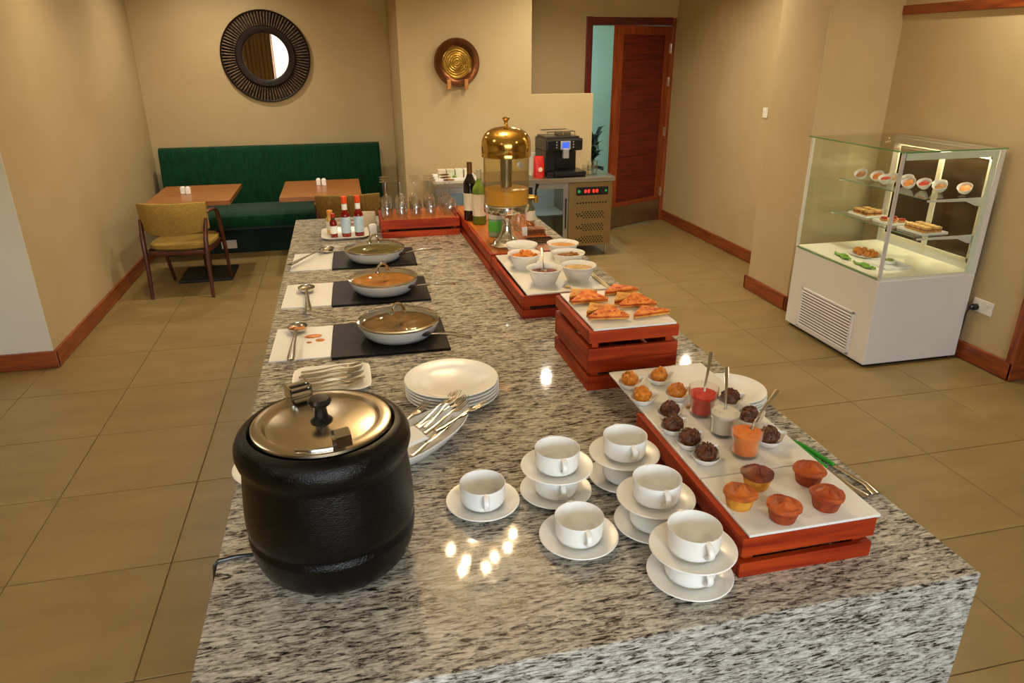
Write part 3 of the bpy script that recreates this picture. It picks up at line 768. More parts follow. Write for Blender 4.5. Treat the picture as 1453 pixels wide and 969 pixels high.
# ------------------------------------------------------------------ white bowls
BOWL = mesh('bowl', G().lathe([(0, 0), (.042, 0), (.0435, .003), (.052, .02), (.0645, .05), (.0705, .062), (.0725, .063), (.0728, .0655), (.0705, .0662), (.066, .062), (.061, .05), (.049, .021), (.04, .007), (0, .006)], 56), PORC)
bowls = [('white bowl nearest the dispenser foot, almost empty', .746, 3.022, None, .02), ('white bowl heaped with orange crisps on the left', .721, 2.868, ('b45c08', 'e8921c', 'heap'), .05),
         ('white bowl of tan muesli farthest on the right', .932, 2.998, ('a87020', 'cf9c48', 'flat'), .052), ('white bowl of mixed nuts and dried fruit on the right', .907, 2.835, ('6e3c12', 'b8843c', 'nuts'), .046),
         ('white bowl of dark jam with a spoon, nearest on the left', .745, 2.632, ('4a1808', '7a3212', 'flat'), .046), ('white bowl of pale couscous nearest on the right', .889, 2.638, ('a88c4c', 'c8b078', 'flat'), .05)]
for k, (lb, x, y, fd, hz) in enumerate(bowls):
    tag(put('bowl', BOWL, None, (x, y, ZT)), lb, 'bowl', 'white bowls on the middle board')
    if not fd: continue
    rng = random.Random(k+50); g = G(); r0 = .044+.0155*(hz/.05)
    rows = []
    for i in range(8):
        rows.append([(r0*i/7*math.cos(2*PI*j/28), r0*i/7*math.sin(2*PI*j/28), hz+(0 if i == 7 else rng.uniform(-.002, .002)+.004*(1-i/7))) for j in range(28)])
    g.grid(rows, True)
    rb = [(r0*math.cos(2*PI*j/28), r0*math.sin(2*PI*j/28), hz) for j in range(28)]
    g.grid([rb, [(p[0]*.034/r0, p[1]*.034/r0, .0085) for p in rb]], True)
    if fd[2] == 'heap':
        for q in range(26):
            a = rng.uniform(-1.3, 1.6); r = rng.uniform(0, .045)
            g.box(-.014, .014, -.009, .009, 0, .003, T(r*math.cos(a), r*math.sin(a), hz+.004+rng.uniform(0, .02)*(1-r/.05), rng.uniform(-.7, .7), rng.uniform(-.7, .7), rng.uniform(0, 3)))
    if fd[2] == 'nuts':
        for q in range(40):
            a = rng.uniform(0, 6.28); r = rng.uniform(0, .045)
            g.ball((r*math.cos(a), r*math.sin(a), hz+.006), .009, .006, .006, 8, 5, .1, M=None, rng=rng)
    tag(obj('bowl_food', g, mat('bowl_food_%d' % k, fd[0], .6, col2=fd[1], nscale=90, bump=.4), None, (x, y, ZT)), 'food filling the '+lb, 'food', 'food in the white bowls')
tp = Vector((.76, 2.735, 1.165)); dr_ = Vector((.742, 2.63, ZT+.05))-tp
s = put('teaspoon', TSP, None, tp); s.rotation_mode = 'QUATERNION'; s.rotation_quaternion = dr_.to_track_quat('X', 'Z'); tag(s, 'steel teaspoon standing in the bowl of dark jam', 'spoon')
for k in range(2):
    tag(obj('chopstick', G().tube([(0, 0, .004), (0, .2, .004)], [.003, .0042], 8), mat('pale_bamboo', 'dccba0', .5, col2='e6d8b4', nscale=30), None, (.968+.009*k, 2.5, ZT), (0, 0, .04-.02*k)),
        'pale wooden stick lying right of the bowls, %s' % ['inner one', 'outer one'][k], 'stick', 'pale sticks beside the bowls')
tag(obj('crumb_sliver', G().ball((0, 0, .004), .011, .008, .004, 9, 6, .15), MATS['pale_crumb'], None, (.818, 2.548, ZT)), 'pale crumb on the white board between bowls and sandwiches', 'food')

# ------------------------------------------------------------------ juice dispenser
DX, DY, DZ = .732, 3.262, ZC+.1
dp = thing('juice_dispenser', 'glass juice dispenser with gold dome lid and silver foot', 'dispenser', (DX, DY, DZ))
obj('foot', G().lathe([(0, 0), (.077, 0), (.078, .006), (.07, .012), (.066, .02), (.052, .028), (.045, .036), (.034, .05), (.027, .075), (.0225, .1), (.022, .125), (.028, .145), (.034, .158), (.036, .165), (0, .165)], 48), CHROME, dp)
obj('ring', G().lathe([(0, .163), (.1, .163), (.107, .168), (.109, .18), (.1085, .2), (.106, .203), (.1, .2), (0, .198)], 56), CHROME, dp)
obj('tank', G().lathe([(.1055, .2), (.1065, .21), (.1065, .43), (.1035, .43), (.1035, .206), (.1, .2035), (0, .2035)], 56), glass('tank_glass', 'f6f2e4', .02, 1.4, .9), dp)
tag(obj('juice', G().lathe([(0, .2045), (.1025, .207), (.1028, .272), (.1, .274), (0, .274)], 48), mat('orange_juice', 'f4b850', .25, col2='f8c464', nscale=14, sss=.2), None, (DX, DY, DZ)), 'shallow orange juice at the bottom of the dispenser', 'juice')
obj('ice_tube', G().lathe([(0, .28), (.026, .28), (.027, .284), (.027, .425), (0, .425)], 28), ALU, dp)
dome = obj('dome_lid', G().lathe([(.1085, .42), (.1135, .42), (.1135, .434), (.1125, .437), (.1135, .44), (.1135, .475), (.11, .497), (.1, .517), (.082, .534), (.055, .546), (.02, .552), (0, .553)], 64), BRASS, dp)
obj('knob', G().lathe([(0, .55), (.013, .551), (.009, .556), (.0075, .57), (.011, .578), (.0165, .584), (.0165, .589), (.009, .593), (0, .594)], 24), BRASS, dome)
md = G().lathe([(0, 0), (.014, 0), (.0165, .002), (.0165, .004), (.012, .006), (0, .007)], 24, T(.04, -.1005, .392, rx=PI/2, rz=.35))
obj('medallion', md, mat('pewter', 'c9c3b4', .35, .5, col2='d2ccbe', nscale=60, bump=.5), dp)
tpg = G().tube([(.1, .005, .225), (.13, .0, .225), (.15, -.004, .228)], [.014, .012, .011], 12)
tpg.tube([(.142, -.003, .235), (.142, -.003, .2)], [.013, .011], 12)
tap = obj('tap', tpg, BRASS, dp)
obj('tap_lever', G().tube([(.142, -.003, .234), (.143, -.004, .26), (.15, -.008, .29)], [.006, .005, .009], 10), BLACKP, tap)

# ------------------------------------------------------------------ bottles
def bottle(name, label, loc, H, r, mglass, parts, cat='bottle', neck=.012, shoulder=.62):
    t = thing(name, label, cat, loc)
    s = shoulder*H
    pr_ = [(0, .0), (r*.92, 0), (r, .004), (r, s), (r*.93, s+.05*H), (r*.6, s+.12*H), (neck*1.1, s+.19*H), (neck, s+.22*H), (neck, H*.955), (neck*1.15, H*.957), (neck*1.15, H*.985), (0, H*.985)]
    obj('bottle_body', G().lathe(pr_, 28), mglass, t)
    for nm, z0, z1, rr, m in parts:
        obj(nm, G().lathe([(rr*.9, z0*H), (rr, z0*H+.0005), (rr, z1*H-.0005), (rr*.9 if nm != 'cap' else 0, z1*H)], 28), m, t)
    return t
WDARK = mat('dark_wine_glass', '0a0608', .08, col2='120a0c', nscale=4, spec=.7)
WGREEN = mat('green_wine_glass', '5a7420', .1, col2='6c8830', nscale=4, spec=.7)
WCLEAR = mat('pale_green_bottle', '86a07e', .1, col2='94ae8c', nscale=4, spec=.6)
LBLW = mat('label_cream', 'd8d0b8', .7, col2='e2dac4', nscale=30)
LBLG = mat('label_green', '56b83a', .6, col2='64c448', nscale=20)
bottle('wine_bottle', 'dark red wine bottle with cream label beside the wine glasses', (.661, 3.86, DZ), .315, .036, WDARK, [('label', .18, .48, .0366, LBLW), ('cap', .80, 1., .0145, mat('wine_foil', '6a4a1c', .4, .5, col2='7a5826', nscale=8))])
bottle('wine_bottle', 'green white-wine bottle with pale label left of the dispenser', (.692, 3.755, DZ), .29, .037, WGREEN, [('label', .16, .56, .0376, LBLW), ('cap', .84, 1., .0142, mat('silver_foil', 'cfc8b0', .35, .6, col2='d8d2bc', nscale=8))])
bottle('wine_bottle', 'pale green bottle with bright green label behind the dispenser', (.722, 3.46, DZ), .24, .04, WCLEAR, [('label', .12, .34, .0406, LBLG), ('label_band', .38, .6, .0406, LBLW), ('cap', .86, 1., .0145, MATS['silver_foil'])])
bottle('syrup_bottle', 'slim clear syrup bottle with black pourer right of the dispenser', (.945, 3.63, DZ), .17, .024, glass('syrup_glass', 'e4dcc0', .02, 1.45, 1.2), [('label', .2, .5, .0244, LBLW), ('cap', .82, 1.22, .011, BLACKP)], neck=.009, shoulder=.55)
TUMB = mesh('tumbler', G().lathe([(0, 0), (.027, 0), (.029, .003), (.034, .085), (.0335, .0855), (.032, .084), (.0275, .007), (0, .006)], 32), CLEAR)
for x, y, d in ((.862, 3.545, 'nearest the dispenser foot'), (.87, 3.66, 'behind the nearest one'), (.875, 3.78, 'farthest from the dispenser')):
    tag(put('tumbler', TUMB, None, (x, y, DZ)), 'clear glass tumbler on the drinks crate, %s' % d, 'glass', 'tumblers on the drinks crate')
g = G()
for i in range(9): g.tube([(-.06+i*.015, -.05, .006), (-.06+i*.015, .05, .006)], .0014, 6)
for i in range(7): g.tube([(-.06, -.05+i*.0166, .008), (.06, -.05+i*.0166, .008)], .0014, 6)
for sx in (-1, 1):
    g.tube([(sx*.062, -.052, .007), (sx*.062, .052, .007)], .003, 6); g.tube([(-.062, sx*.052, .007), (.062, sx*.052, .007)], .003, 6)
tag(obj('wire_rack', g, mat('dark_wire', '2a2420', .4, .7, col2='342e28', nscale=9), None, (.912, 3.29, DZ)), 'dark wire mesh rack right of the dispenser foot', 'rack')
g = G().box(-.05, .05, -.035, .035, 0, .006)
for i in range(9): g.box(-.05+i*.0111, -.044+i*.0111, -.035, .035, .006, .03)
tag(obj('stirrer_holder', g, TABLEW, None, (.925, 3.455, DZ), bevel=.001), 'small slatted brown holder behind the wire rack', 'holder')
tag(obj('name_card', G().box(-.014, .014, -.001, .001, 0, .045), PAPER, None, (.862, 3.42, DZ), (-.12, 0, .1)), 'small white card standing beside the dispenser foot', 'card')

# ------------------------------------------------------------------ upturned wine glasses
def wg(R, H, hb):
    o = [(R*.72, 0), (R*.9, hb*.25), (R, hb*.5), (R*.92, hb*.72), (R*.55, hb*.93), (.0055, hb*1.02), (.0038, hb*1.15), (.0036, H-.012), (.006, H-.006), (.032, H-.0015), (.033, H), (0, H+.0005)]
    i = [(R*.72-.0012, 0), (R*.9-.0012, hb*.25), (R-.0012, hb*.5), (R*.92-.0012, hb*.72), (R*.55-.001, hb*.92), (0, hb*.985)]
    return G().lathe(i[::-1]+o, 28)
WG1 = mesh('wine_glass', wg(.034, .205, .105), glass('stem_glass', 'fbfbfa', .03, 1.5, 2.8)); WG2 = mesh('wine_glass_round', wg(.046, .2, .1), 'stem_glass')
rn = ['front', 'middle', 'back']; cn = ['leftmost', 'second from left', 'third from left', 'fourth from left', 'rightmost and roundest']
for r in range(3):
    for c in range(5):
        x = (.212, .293, .375, .458, .556)[c]+.004*r; y = 3.998+r*.083+(.008 if c == 4 else 0)
        if c == 4 and r == 2: y += .012; 
        x += (.012 if c == 4 and r == 0 else 0)
        tag(put('wine_glass', WG2 if c == 4 else WG1, None, (x, y+(.008*r if c == 4 else 0), ZC+.1005)), 'upturned clear wine glass, %s in the %s row' % (cn[c], rn[r]), 'wine glass', 'upturned wine glasses')

# ------------------------------------------------------------------ sauce bottles on square plate
square_plate('white square plate carrying the sauce bottles', -.028, 4.085, .265, .265, 'square_plate', 0, .016)
SRED = mat('red_sauce_bottle', '6a0c06', .12, col2='8a140a', nscale=5, spec=.6)
LBLB = mat('label_pale_blue', 'a8c4d8', .6, col2='c4d8e4', nscale=40, stretch=(1, 1, 3))
OCAP = mat('orange_cap', 'e0440a', .4, col2='ea5414', nscale=8)
for x, y, d in ((-.02, 4.03, 'left of the pair'), (.052, 4.04, 'right of the pair')):
    bottle('sauce_bottle', 'tall red sauce bottle with orange cap and blue label, %s' % d, (x, y, ZC+.006), .225, .0265, SRED, [('label', .1, .5, .0270, LBLB), ('neck_label', .66, .82, .0145, PAPER), ('cap', .83, 1.0, .0165, OCAP)], shoulder=.52)
bottle('sauce_bottle', 'small hot sauce bottle with white diamond label and red cap', (-.088, 4.02, ZC+.006), .135, .02, SRED, [('label', .18, .5, .0204, PAPER), ('neck_label', .62, .82, .0115, mat('dark_green_foil', '14361c', .4, col2='1a4224', nscale=8)), ('cap', .83, 1., .0115, mat('red_cap', 'b01c12', .4, col2='c02418', nscale=8))], neck=.009)
bottle('sauce_bottle', 'pale mustard bottle with yellow cap behind the small hot sauce', (-.105, 4.115, ZC+.006), .135, .024, mat('mustard', 'c8a050', .3, col2='d4b064', nscale=6), [('label', .2, .55, .0245, LBLW), ('cap', .8, 1., .016, mat('yellow_cap', 'd89030', .4, col2='e09c3c', nscale=8))])
tag(obj('napkin_holder', G().box(-.04, .04, -.018, -.014, 0, .1).box(-.04, .04, .014, .018, 0, .1).box(-.04, .04, -.014, .014, 0, .004).box(-.036, .036, -.012, .012, .005, .105), mat('beige_card', 'b8a888', .7, col2='c2b294', nscale=20), None, (.112, 4.2, ZC), (0, 0, -.15), bevel=.001), 'beige napkin holder behind the sauce bottles by the crate', 'napkin holder')
tag(obj('sugar_box', G().box(-.02, .02, -.015, .015, 0, .05).box(-.016, .016, -.011, .011, .05, .056), PAPER, None, (.128, 4.09, ZC), (0, 0, .2), bevel=.002), 'small white box in front of the beige napkin holder', 'box')

# ------------------------------------------------------------------ green bench, tables, chairs
bn = thing('banquette_bench', 'long dark green upholstered bench along the back wall under the mirror', 'bench', (-.73, 8.0, 0))
bw = 1.125
rows = []
NX = 121
def chan(u):   # vertical channels in the backrest
    q = (u*11) % 1.0
    return -.012*(abs(2*q-1)**6)
for (y, z) in ((.33, .40), (.04, .40), (.03, .45), (.05, .7), (.09, .96), (.11, .995), (.15, 1.012), (.2, 1.01), (.24, .99), (.25, .9), (.33, .40)):
    rows.append([(-bw+2*bw*i/(NX-1), y-chan(i/(NX-1)) if y < .12 else y, z) for i in range(NX)])
bg = G().grid(rows)
for sx in (0, NX-1):
    idx = [rows[k][sx] for k in range(len(rows)-1)]
    bg.add(idx, [tuple(range(len(idx)))])
obj('backrest', bg, GREEN, bn)
rows = []
for (y, z) in ((.06, .28), (-.56, .28), (-.6, .31), (-.6, .39), (-.585, .415), (-.55, .428), (-.3, .437), (.06, .432), (.06, .28)):
    rows.append([(-bw+2*bw*i/40, y, z) for i in range(41)])
sg = G().grid(rows)
for sx in (0, 40):
    idx = [rows[k][sx] for k in range(8)]; sg.add(idx, [tuple(range(8))])
obj('seat', sg, GREEN, bn)
obj('plinth', B(-bw+.01, bw-.01, -.38, .32, .0, .279), mat('dark_plinth', '08201a', .8, col2='0a2a20', nscale=9), bn)
def table(label, cx, cy, w_, d_):
    t = thing('pedestal_table', label, 'table', (cx, cy, 0), 0, 'small wooden pedestal tables')
    obj('tabletop', B(-w_/2, w_/2, -d_/2, d_/2, .722, .76), TABLEW, t, bevel=.003)
    bk_ = mat('black_iron', '0a0909', .5, col2='121010', nscale=20)
    obj('column', G().lathe([(.032, .022), (.032, .7), (.1, .715), (.1, .722), (0, .722)], 20), bk_, t)
    obj('base_plate', B(-.23, .23, -.235, .235, .0, .022), bk_, t, bevel=.004)
table('small wooden table at the left wall, before the green bench', -1.312, 6.84, .675, .86)
table('small wooden table right of the other, above the striped chair', -.222, 6.85, .70, .88)
def shaker(label, x, y, g_):
    t = thing('table_shaker', label, 'shaker', (x, y, .76), 0, g_)
    obj('shaker_body', G().box(-.02, .02, -.02, .02, 0, .06), PORC, t, bevel=.006)
    obj('shaker_top', G().lathe([(0, .06), (.014, .06), (.012, .066), (0, .068)], 14), PORC, t)
shaker('white shaker, left one on the left table', -1.415, 6.83, 'white salt and pepper shakers')
shaker('white shaker, right one on the left table', -1.37, 6.815, 'white salt and pepper shakers')
shaker('white shaker, left one on the right table', -.25, 6.99, 'white salt and pepper shakers')
shaker('white shaker, right one on the right table', -.2, 6.97, 'white salt and pepper shakers')
def chair(label, loc, rz, fab, ribs=0):
    t = thing('armchair', label, 'chair', loc, rz)
    def arc(s, n): return [(-.262+.524*i/(n-1)) for i in range(n)]
    n_ = 49; rows = []
    def yb(x): return -.30+.16*(abs(x)/.262)**2.6
    prof = ((.018, .545), (-.012, .545), (-.022, .56), (-.034, .7), (-.042, .79), (-.036, .805), (-.014, .808), (-.002, .795), (.010, .68), (.020, .56), (.018, .545))
    for (dy, z) in prof:
        rr = []
        for i, x in enumerate(arc(1, n_)):
            k = 0
            if ribs and dy < -.005: k = -.007*abs(math.sin(PI*ribs*i/(n_-1)))
            sc_ = 1.0 if z < .7 else 1.04
            rr.append((x*sc_, yb(x)+dy+k, z-.02*(abs(x)/.262)**4*(1 if z > .7 else -1)))
        rows.append(rr)
    g = G().grid(rows)
    for e in (0, n_-1):
        idx = [rows[k][e] for k in range(len(rows)-1)]; g.add(idx, [tuple(range(len(idx)))])
    obj('backrest', g, fab, t)
    rows = []
    for k, z in ((0, .405), (.93, .405), (1., .42), (1., .445), (.95, .458), (.6, .468), (0, .47)):
        pts = []
        for i in range(40):
            q = 2*PI*i/40; c, s = math.cos(q), math.sin(q); r = (abs(c)**4+abs(s)**4)**(-.25)
            pts.append((k*r*c*.245, k*r*s*.255+.01, z))
        rows.append(pts)
    obj('seat', G().grid(rows, True), fab, t)
    fr = G().tube([(-.225, -.245, .385), (.225, -.245, .385)], .02, 8, flat=(1.1, .6)).tube([(-.225, .235, .385), (.225, .235, .385)], .02, 8, flat=(1.1, .6))
    for sx in (-1, 1): fr.tube([(sx*.235, -.245, .385), (sx*.235, .235, .385)], .02, 8, flat=(1.1, .6))
    obj('seat_rail', fr, CHAIRW, t)
    for sx in (-1, 1):
        obj('leg', G().tube([(sx*.248, -.272, 0), (sx*.246, -.255, .25), (sx*.25, -.235, .5), (sx*.262, -.185, .66)], [.014, .019, .021, .013], 10), CHAIRW, t)
        obj('leg', G().tube([(sx*.25, .27, 0), (sx*.262, .2, .3), (sx*.275, .11, .58), (sx*.277, .07, .665), (sx*.276, .03, .69)], [.013, .018, .019, .018, .016], 10), CHAIRW, t)
        obj('armrest', G().tube([(sx*.276, .045, .685), (sx*.277, -.02, .705), (sx*.272, -.1, .71), (sx*.262, -.15, .70)], [.018, .02, .019, .014], 10, flat=(.7, 1.2)), CHAIRW, t)
chair('tan upholstered armchair with dark wooden legs at the left table', (-1.385, 6.43, 0), math.radians(-8), FABT)
chair('olive rib-backed armchair mostly hidden behind the island at the right table', (.005, 6.45, 0), 0, FABS, 16)

# ------------------------------------------------------------------ round wall mirror with twig frame
mr = thing('round_mirror', 'round wall mirror in a wide dark frame of radiating twigs', 'mirror', (-.694, 8.348, 1.886))
RX = Matrix.Rotation(PI/2, 4, 'X')
obj('mirror_glass', G().lathe([(0, .03), (.236, .03), (.236, .022), (0, .022)], 72, RX), MIRR, mr)
obj('inner_frame', G().lathe([(.228, .022), (.228, .042), (.24, .05), (.29, .048), (.302, .036), (.302, .012), (.235, .012)], 80, RX), DARKW, mr)
obj('outer_rim', G().lathe([(.432, .006), (.432, .03), (.440, .036), (.448, .03), (.448, .006)], 80, RX), DARKW, mr)
obj('frame_backing', G().lathe([(.29, .002), (.44, .002), (.44, .008), (.29, .008)], 80, RX), mat('frame_backing', '120a07', .8, col2='1a100b', nscale=20), mr)
spk = mesh('twig', G().tube([(.3, 0, .02), (.37, 0, .026), (.436, 0, .02)], [.0045, .0055, .0055], 6), SPOKE)
for k in range(84):
    a = 2*PI*k/84
    o = put('twig', spk, mr); o.matrix_local = RX @ Matrix.Rotation(a, 4, 'Z')

# ------------------------------------------------------------------ brass tray on wall pegs
bt = thing('brass_tray', 'round shiny brass tray with a dark rim standing on wall pegs', 'tray', (1.125, 7.139, 1.83))
rows = []
for (r, z) in ((0, .006), (.138, .006)):
    pass
obj('tray_rim', G().lathe([(.14, .012), (.15, .02), (.165, .026), (.2, .034), (.215, .034), (.217, .03), (.2, .026), (.16, .016), (.14, .004)], 72, RX), BRONZE, bt)
rr_ = []
for i in range(22):
    r = .15*i/21
    rr_.append((r, .010+.0022*math.sin(i*2.2)))
obj('tray_well', G().lathe(rr_+[(.15, .02), (.152, .016), (.14, .004), (0, .002)], 72, RX), mat('aged_brass', '8e6c2a', .34, 1., col2='b08c40', nscale=30, stretch=(1, 1, 5)), bt)
for x, d in ((1.04, 'left'), (1.205, 'right')):
    pgp = thing('wall_peg', 'small wooden wall peg under the brass tray, %s one' % d, 'peg', (x, 7.149, 1.625), 0, 'wooden pegs holding the brass tray')
    obj('peg_bar', B(-.017, .017, -.075, 0, -.035, -.01), wood('peg_wood', 'b07030', 'c88844', 'y'), pgp, bevel=.003)
    obj('peg_lip', B(-.017, .017, -.075, -.05, -.01, .055), wood('peg_wood', 'b07030', 'c88844', 'z'), pgp, bevel=.003)

# ------------------------------------------------------------------ undercounter fridge with coffee corner
FX0, FX1, FY0, FY1, FZ = .80, 2.555, 6.60, 7.135, .795
fr = thing('undercounter_fridge', 'long stainless undercounter fridge with glass doors below the brass tray', 'fridge', ((FX0+FX1)/2, FY0, 0))
fx = (FX1-FX0)/2; dpt = FY1-FY0
obj('worktop', B(-fx-.012, fx+.012, -.02, dpt, FZ-.045, FZ), STEEL, fr, bevel=.004)
cb = G().box(-fx, fx, dpt-.03, dpt, .11, FZ-.046).box(-fx, -fx+.03, .03, dpt-.03, .11, FZ-.046).box(fx-.455, fx, .03, dpt-.03, .11, FZ-.046)
cb.box(-fx+.03, fx-.455, .03, dpt-.03, .11, .15).box(-fx+.03, fx-.455, .03, dpt-.03, .70, FZ-.046)
obj('cabinet_body', cb, STEEL, fr)
obj('fridge_light', B(-fx+.05, fx-.48, .1, .12, .685, .699), mat('fridge_led', 'f0f6ff', .5, emit='e6f0ff', estr=8.0), fr)
obj('cabinet_lining', G().box(-fx+.031, fx-.456, dpt-.05, dpt-.031, .151, .699).box(-fx+.031, fx-.456, .06, dpt-.06, .42, .43), WHITEM, fr)
for sx in (-fx+.06, -.25, fx-.45, fx-.03):
    for yy in (.06, dpt-.06):
        obj('leg', G().lathe([(0, 0), (.018, 0), (.018, .01), (.013, .014), (.013, .11), (0, .11)], 12, T(sx, yy)), STEEL, fr)
pnl = obj('compressor_panel', B(fx-.45, fx-.005, 0, .03, .115, FZ-.05), mat('warm_panel_steel', '9c8456', .35, .9, col2='a68e60', nscale=4, stretch=(30, 30, 1)), fr, bevel=.003)
vp = G()
def hole(x, z, r): vp.lathe([(0, -.0006), (r, -.0006), (r, .0005), (0, .0005)], 8, T(x, 0, z, rx=PI/2))
px0 = fx-.45
for i in range(11): hole(px0+.09+i*.029, .545, .0095)
for c in range(3):
    for j in range(4):
        for i in range(10):
            x = px0+.085+i*.029+(.0145 if j % 2 else 0); z = .455-c*.125-j*.019-(.018 if i < 2 else 0)*(1 if j < 2 else -1)
            hole(x, z, .008)
hp = obj('vent_holes', vp, BLACKP, pnl); hp['kind'] = 'stuff'
cp = obj('control_panel', B(px0+.075, px0+.40, -.008, 0, .62, .70), BLACKP, pnl, bevel=.006)
REDL = mat('red_led', '400000', .4, emit='ff2a18', estr=3.0); GRL = mat('green_led', '0a3010', .4, emit='1c8a3c', estr=.6)
dg = G()
for k in range(4):
    x = px0+.165+k*.034+(.016 if k > 1 else 0)
    for dz in (-.013, 0, .013): dg.box(x-.006, x+.006, -.0095, -.008, .66+dz-.002, .66+dz+.002)
    for dx in (-.008, .008):
        for dz in (-.0065, .0065): dg.box(x+dx-.0018, x+dx+.0018, -.0095, -.008, .66+dz-.005, .66+dz+.005)
obj('led_digits', dg, REDL, pnl)
obj('led_button', G().lathe([(0, 0), (.016, 0), (.016, .002), (0, .002)], 14, T(px0+.1, -.008, .66, rx=PI/2)), GRL, pnl)
obj('led_button', G().lathe([(0, 0), (.012, 0), (.012, .002), (0, .002)], 14, T(px0+.375, -.008, .66, rx=PI/2)), GRL, pnl)
for k in range(2):
    w_ = (2*fx-.455)/2; x0 = -fx+k*w_+.004; x1 = x0+w_-.008
    d = obj('door', G().box(x0, x0+.045, 0, .028, .115, FZ-.05).box(x1-.045, x1, 0, .028, .115, FZ-.05).box(x0+.045, x1-.045, 0, .028, .115, .165).box(x0+.045, x1-.045, 0, .028, FZ-.1, FZ-.05), ALU, fr, bevel=.002)
    obj('door_glass', B(x0+.045, x1-.045, .01, .016, .165, FZ-.1), glass('fridge_glass', 'c8d0cc', .02, 1.5, 1.5), d)
    obj('door_handle', B(x1-.028, x1-.016, -.012, 0, .3, .6), BLACKP, d, bevel=.002)
# coffee machine
cm = thing('coffee_machine', 'black automatic coffee machine with a blue screen', 'coffee machine', (2.07, 6.86, FZ), math.radians(4))
obj('machine_base', B(-.185, .215, -.2, .18, 0, .045), BLACKP, cm, bevel=.006)
obj('drip_tray', B(-.12, .20, -.235, -.14, .012, .05), mat('drip_tray_black', '18181a', .25, .4, col2='202022', nscale=10), cm, bevel=.004)
obj('back_column', B(-.185, .175, -.02, .18, .045, .24), BLACKP, cm, bevel=.006)
obj('water_tank', B(-.185, -.09, -.14, -.021, .045, .24), BLACKP, cm, bevel=.006)
hd = obj('machine_head', B(-.19, .185, -.17, .18, .24, .355), BLACKP, cm, bevel=.018)
obj('top_lid', B(-.17, .165, -.12, .16, .355, .372), mat('machine_top', '3a3430', .3, .3, col2='443e38', nscale=8), cm, bevel=.004)
obj('cup_rail', G().tube([(-.16, -.11, .415), (.12, -.11, .415), (.12, .12, .415), (-.16, .12, .415), (-.16, -.11, .415)], .005, 6)
    .tube([(-.16, -.11, .37), (-.16, -.11, .415)], .004, 6).tube([(.12, -.11, .37), (.12, -.11, .415)], .004, 6).tube([(.0, -.11, .37), (.0, -.11, .415)], .004, 6), CHROME, cm)
obj('bean_hopper', B(-.03, .1, -.06, .06, .372, .405), mat('smoke_hopper', '5a4a38', .2, col2='66543f', nscale=4), cm, bevel=.006)
obj('spout', G().box(-.028, .03, -.205, -.165, .175, .265), mat('silver_plastic', 'aeb0b2', .3, .5, col2='b8babc', nscale=5), cm, bevel=.006)
obj('screen_bezel', B(-.05, .052, -.186, -.168, .255, .335), 'silver_plastic', cm, bevel=.004)
obj('screen', B(-.033, .035, -.1885, -.186, .272, .322), mat('blue_screen', '102080', .3, emit='2846e8', estr=1.6), cm)
for i in range(3):
    for s in (-1, 1):
        obj('button', G().lathe([(0, 0), (.008, 0), (.007, .003), (0, .003)], 12, T(s*(.085+.0*i), -.169, .275+i*.025, rx=PI/2)), 'silver_plastic', hd)
# coffee bag, glasses, trays on the worktop
bgm = mat('red_foil', 'b81408', .35, col2='d02010', nscale=10, spec=.6)
cbg = thing('coffee_bag', 'red bag of coffee with a pale round emblem left of the coffee machine', 'bag', (1.83, 6.72, FZ))
rows = []
for z, a, b in ((0, .05, .032), (.02, .053, .035), (.12, .052, .03), (.17, .05, .012), (.195, .05, .003), (.2, .05, .002)):
    rows.append([(a*math.cos(q)*(abs(math.cos(q))**-.4 if abs(math.cos(q)) > .1 else 1), b*math.sin(q), z) for q in [2*PI*i/24 for i in range(24)]])
obj('bag_body', G().grid(rows, True), bgm, cbg)
obj('emblem', G().lathe([(0, 0), (.022, 0), (.022, .0015), (0, .0015)], 24, T(.008, -.0345, .075, rx=PI/2)), mat('emblem_cream', 'e8c8a0', .5, col2='ecd0ac', nscale=40), cbg)
tag(obj('milk_jug', G().lathe([(0, 0), (.038, 0), (.04, .004), (.042, .1), (.03, .19), (.033, .215), (.031, .215), (.028, .19), (0, .185)], 28), mat('pale_jug', 'cfc9bc', .35, .2, col2='d8d2c6', nscale=6), None, (1.8, 6.86, FZ)), 'pale jug standing behind the red coffee bag', 'jug')
for k, (x, y) in enumerate(((2.36, 6.73), (2.42, 6.79), (2.345, 6.83))):
    for j in range(2 if k < 2 else 1):
        tag(put('tumbler', TUMB, None, (x, y, FZ+j*.045)), 'small clear glass right of the coffee machine, %s' % [['lower of the front pair', 'upper of the front pair'], ['lower of the rear pair', 'upper of the rear pair'], ['single by the machine']][k][j], 'glass', 'glasses beside the coffee machine')
tag(obj('tea_tray', G().box(-.2, .2, -.14, .14, 0, .01).box(-.2, .2, -.14, -.132, .01, .03).box(-.2, .2, .132, .14, .01, .03).box(-.2, -.192, -.132, .132, .01, .03).box(.192, .2, -.132, .132, .01, .03), PORC, None, (1.02, 6.83, FZ), bevel=.002), 'white tray on the fridge worktop behind the wine glasses', 'tray')
pc = ['d8d0b8', 'c8c098', 'd0d8c0', 'e0d8c8']
for k in range(4):
    tag(obj('tea_box', G().box(-.035, .035, -.05, .05, 0, .07).box(-.036, .036, -.051, .051, .07, .078), mat('tea_card_%d' % k, pc[k], .6, col2=pc[(k+1) % 4], nscale=20), None, (.90+k*.082, 6.83, FZ+.011), (0, 0, random.uniform(-.05, .05)), bevel=.002), 'pale tea box on the white tray, %s from the left' % ORD[k], 'box', 'tea boxes on the white tray')
tag(obj('lime', G().ball((0, 0, .02), .022, .02, .02), mat('lime_green', '6a8a20', .5, col2='7c9a2c', nscale=20), None, (1.01, 6.735, FZ+.011)), 'small green lime on the white tray by the tea boxes', 'fruit')

